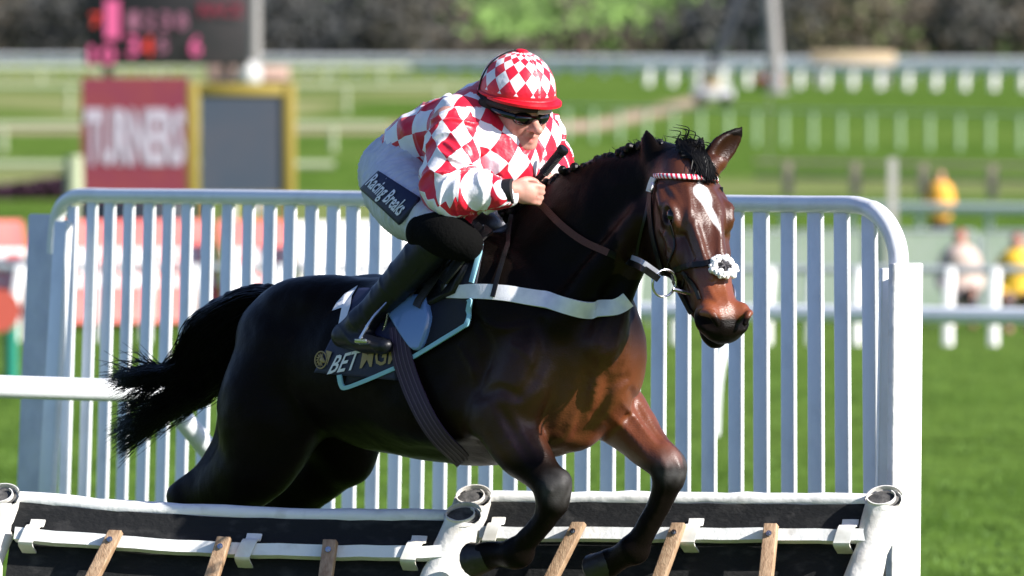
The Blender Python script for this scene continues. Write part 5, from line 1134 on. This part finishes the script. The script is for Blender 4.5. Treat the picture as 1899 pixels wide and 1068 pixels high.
mb = MB()
for o_ in (-11, -4, 3, 10): strap(mb, [(x + o_, y - o_ * .3) for x, y in gp], 1.6, HFD, .0262, .001, 10)
mb.build('girth_stripe', gl, sd)
# blue lead pocket
bl = mat('blue_satin', (.12, .22, .45), .18, coat=.5)
def tap(p, U, W):
    q = p.copy(); c = 762 + 8 * (1 - W); wv = 34 * np.clip(W * 1.6, 0, 1) ** .7 + 2; q[:, 0] = c + (U - .5) * 2 * wv - 6 * (1 - W) + (1 - W) * 16; return q
patch('pocket', bl, HFD, [(735, 650), (800, 650), (800, 555), (735, 555)], .032, sd, 16, 18, tap)
patch('pocket', bl, HFD, [(776, 520), (792, 524), (810, 480), (796, 474)], .034, sd, 6, 8)
mb = MB()
strap(mb, [(948, 390), (905, 432), (850, 492), (796, 560), (786, 578)], 13, HFD, .036, .005, 12); strap(mb, [(930, 398), (880, 440), (826, 498), (775, 560)], 9, HFD, .042, .005, 12)
strap(mb, [(920, 430), (878, 480), (838, 530)], 18, HFD, .030, .005, 10)
mb.build('leather', mat('worn_leather', (.020, .019, .019), .4, bump=.2, bsc=90), sd)
mb = MB(); a = HFD.hit(822, 478)[0]; b_ = HFD.hit(847, 506)[0]; gv = HFD.grad(a)[0]; mb.tube([a + gv * .055, (a + b_) / 2 + gv * .057, b_ + gv * .055], [.006, .0085, .006], 10, fs=.6); mb.build('buckle', mat('dull_metal', (.35, .35, .33), .4, metal=.8), sd)
mb = MB(); strap(mb, [(716, 562), (700, 590), (682, 612)], 3, HFD, .03, .002, 6); 
# near stirrup: bright iron branches round the boot with a tread
st = empty('tmp2', (0, 0, 0)); bpy.data.objects.remove(st)
for V0, sg in ((-.335, 1), (.335, -1)):
    dx_ = 0 if sg == 1 else 195
    mb = MB(); top = HP(720 + dx_, 556, V0 + sg * .02); l1 = HP(668 + dx_, 628, V0 - sg * .035); r1_ = HP(700 + dx_, 640, V0 + sg * .055)
    mb.tube(spl([top, top + (l1 - top) * .45 - HL * sg * .012, l1], 6), [.005] * 4 + [.0065] * 4 + [.0085] * 5, 8, fs=.6); mb.tube(spl([top, top + (r1_ - top) * .45 + HL * sg * .014, r1_], 6), .005, 8)
    mb.box((l1 + r1_) / 2 - UP * .006, (nrm(r1_ - l1), nrm(np.cross(UP, r1_ - l1)), UP), (np.linalg.norm(r1_ - l1) / 2, .02, .006), .003); mb.build('stirrup', M['steel'], sd)
    mb = MB(); up_ = HP(770 + dx_, 500, V0 * .95); mb.ribbon([top - HH * .011, up_ - HH * .011], [top, up_], [top + HH * .011, up_ + HH * .011], [-HL * sg] * 2, .004); mb.build('stirrup_leather', M['black_leather'], sd)
# bridle ---------------------------------------------------------------
bd = empty('bridle', PO, 'black leather bridle with a red and white browband and a white fleecy noseband', 'bridle')
HH2 = HFD
m_ = mat('browband', (.8, .8, .8), .35, coat=.3); t_ = m_.node_tree; wv = t_.nodes.new('ShaderNodeTexChecker'); wv.inputs['Scale'].default_value = 1; wv.inputs['Color1'].default_value = (.62, .01, .04, 1); wv.inputs['Color2'].default_value = (.8, .74, .76, 1)
at_ = t_.nodes.new('ShaderNodeAttribute'); at_.attribute_name = 'pat'; t_.links.new(at_.outputs['Vector'], wv.inputs['Vector']); t_.links.new(wv.outputs[0], t_.nodes['Principled BSDF'].inputs['Base Color'])
BP = spl([(1218, 327), (1245, 328), (1280, 330), (1310, 331), (1326, 332)], 14); Hb = HFD.hit(BP[:, 0], BP[:, 1]); okb = ~np.isnan(Hb[:, 0]); Hb = Hb[okb]; gb = HFD.grad(Hb); Hb = Hb + gb * .007
Hb = np.concatenate([Hb, [Hb[-1] + (Hb[-1] - Hb[-2]) * 1.5 - hd * .01]]); gb = np.concatenate([gb, gb[-1:]])
Lb = np.concatenate([[0], np.cumsum(np.linalg.norm(np.diff(Hb, axis=0), axis=1))]); V = []; pt = []; k_ = 8
for i in range(len(Hb)):
    for j in range(k_):
        an = 2 * math.pi * j / k_; V.append(Hb[i] + gb[i] * .0045 * math.cos(an) + hf * .0095 * math.sin(an)); pt.append((Lb[i] / .0068, .5, .5))
mk('browband', V, [(i * k_ + j, i * k_ + (j + 1) % k_, (i + 1) * k_ + (j + 1) % k_, (i + 1) * k_ + j) for i in range(len(Hb) - 1) for j in range(k_)], m_, bd, True, {'pat': pt})
mb = MB()
strap(mb, [(1216, 330), (1208, 372), (1212, 430), (1224, 480), (1234, 510)], 7, HFD, .004, .004, 10)          # cheekpiece
strap(mb, [(1214, 340), (1200, 400), (1186, 445), (1180, 478)], 5, HFD, .004, .004, 10)                       # throat lash
strap(mb, [(1252, 500), (1275, 494), (1305, 490), (1330, 487), (1352, 486)], 10, HFD, .004, .005, 10)         # noseband
strap(mb, [(1234, 500), (1245, 478), (1252, 450), (1240, 400)], 3, HFD, .003, .003, 8)
strap(mb, [(1250, 502), (1258, 540), (1272, 566), (1286, 580)], 7, HFD, .004, .004, 10)
strap(mb, [(1300, 556), (1290, 530), (1268, 505)], 6, HFD, .004, .004, 8)
strap(mb, [(1222, 268), (1238, 258), (1262, 262)], 7, HFD, .004, .004, 8)
mb.tube(spl([G(.385, s_ * .060 if abs(s_) < 2 else 0, c_) for s_, c_ in ((1, -.05), (1, -.10), (.8, -.17), (0, -.20), (-.8, -.17), (-1, -.10))], 5), .005, 6)
mb.tube(spl([G(.10, .088, -.03), G(.25, .082, -.10), G(.43, .055, -.11)], 6), .005, 6)
mb.build('headstall', M['black_leather'], bd)
mb = MB(); strap(mb, [(1217, 330), (1212, 342), (1208, 356)], 9, HFD, .007, .004, 6); mb.build('rosette', M['white_web'], bd)
rc = HFD.hit(1245, 540); rc = rc[0] if not np.isnan(rc[0, 0]) else at(1232, 525, 19.15); ringc = at(1232, 525, CAM_Y * 0 + (G(.44, -.062, -.115) - CO) @ CF - .01); rn = nrm(hl * .45 + hf * .2 - CF * .8)
mb = MB(); mb.ring(ringc, rn, .038, .0035, 32, 8); mb.build('bit_ring', M['steel'], bd)
mb = MB(); mb.tube([ringc + hf * .02 + hl * .02, G(.46, .062, -.12)], .006, 8); mb.build('bit', M['steel'], bd)
mb = MB(); mb.ring(G(.44, .066, -.115), hl, .038, .0035, 28, 8); mb.build('bit_ring', M['steel'], bd)
# fleece on the noseband: clumps of white wool
M['fleece'] = mat('fleece', (.80, .79, .78), .9, bump=.5, bsc=150); nz0 = G(.425, .012, -.002); mb = MB(); rs = np.random.RandomState(11)
for i in range(150):
    an, rd = rs.uniform(0, 6.28), rs.uniform(.020, .036); p = nz0 + hf * math.sin(an) * rd * 1.0 + hl * math.cos(an) * rd * 1.05 + hd * (.006 + .012 * rs.rand() - (math.cos(an) * rd) ** 2 * 9)
    mb.sphere(p, rs.uniform(.005, .0095, 3), 7, 5, np.linalg.qr(rs.randn(3, 3))[0])
mb.build('fleece', M['fleece'], bd, True)
mb = MB(); mb.sphere(nz0 + hd * .006, (.017, .019, .010), 12, 8, AX)
for i in range(7): an = i * .9; mb.tube(spl([nz0 + hd * .014, nz0 + hd * .02 + (hf * math.sin(an) + hl * math.cos(an)) * .012, nz0 + hd * .010 + (hf * math.sin(an) + hl * math.cos(an)) * .022], 4), .003, 6)
mb.build('nose_pad', mat('grey_fluff', (.06, .055, .06), .8, bump=.4, bsc=120), bd)
# reins
rn_ = empty('reins', HP(1000, 366, 0), 'leather reins with rubber grips running from the hands of the jockey to the bit', 'reins')
def off_hit(px, py, o):
    h = HFD.hit(px, py)[0]; return None if np.isnan(h[0]) else h + HFD.grad(h)[0] * o
def ribbon_free(mb, P, w_, n_):
    P = np.asarray(P); T = nrm(np.gradient(P, axis=0)); N_ = np.tile(n_, (len(P), 1)) if np.ndim(n_) == 1 else n_; B = nrm(np.cross(N_, T)); mb.ribbon(P - B * w_ / 2, P, P + B * w_ / 2, N_, .004)
hp0 = wr_n + nrm(hn_dir) * .075 - UP * .012
r_a = [hp0, off_hit(1012, 385, .016), off_hit(1045, 418, .014), off_hit(1085, 447, .014), off_hit(1130, 468, .016)]
r_b = [off_hit(1168, 484, .016), at(1190, 496, 19.22), at(1222, 518, (ringc - CO) @ CF - .004)]
r_a = [p for p in r_a if p is not None]; r_b = [p for p in r_b if p is not None]
nv = -CF + HL * -.1
mb = MB(); ribbon_free(mb, spl(r_a, 8), .020, nrm(nv)); mb.build('rubber_grip', M['rubber_rein'], rn_)
mb = MB(); ribbon_free(mb, spl([r_a[-1]] + r_b, 8), .019, nrm(nv)); mb.build('rein', M['black_leather'], rn_)
mb = MB(); P_ = spl(r_b, 8) + UP * .013 + hd * .004; ribbon_free(mb, P_, .014, nrm(nv)); mb.build('rein', mat('grey_rein', (.35, .36, .42), .4), rn_)
mb = MB(); fr_ = [wr_f + (HP(985, 372, -.02) - wr_f) * .8, HP(1060, 380, .10), HP(1150, 440, .13), G(.44, .07, -.115)]; ribbon_free(mb, spl(fr_, 8), .018, HL); mb.build('rein', M['black_leather'], rn_)
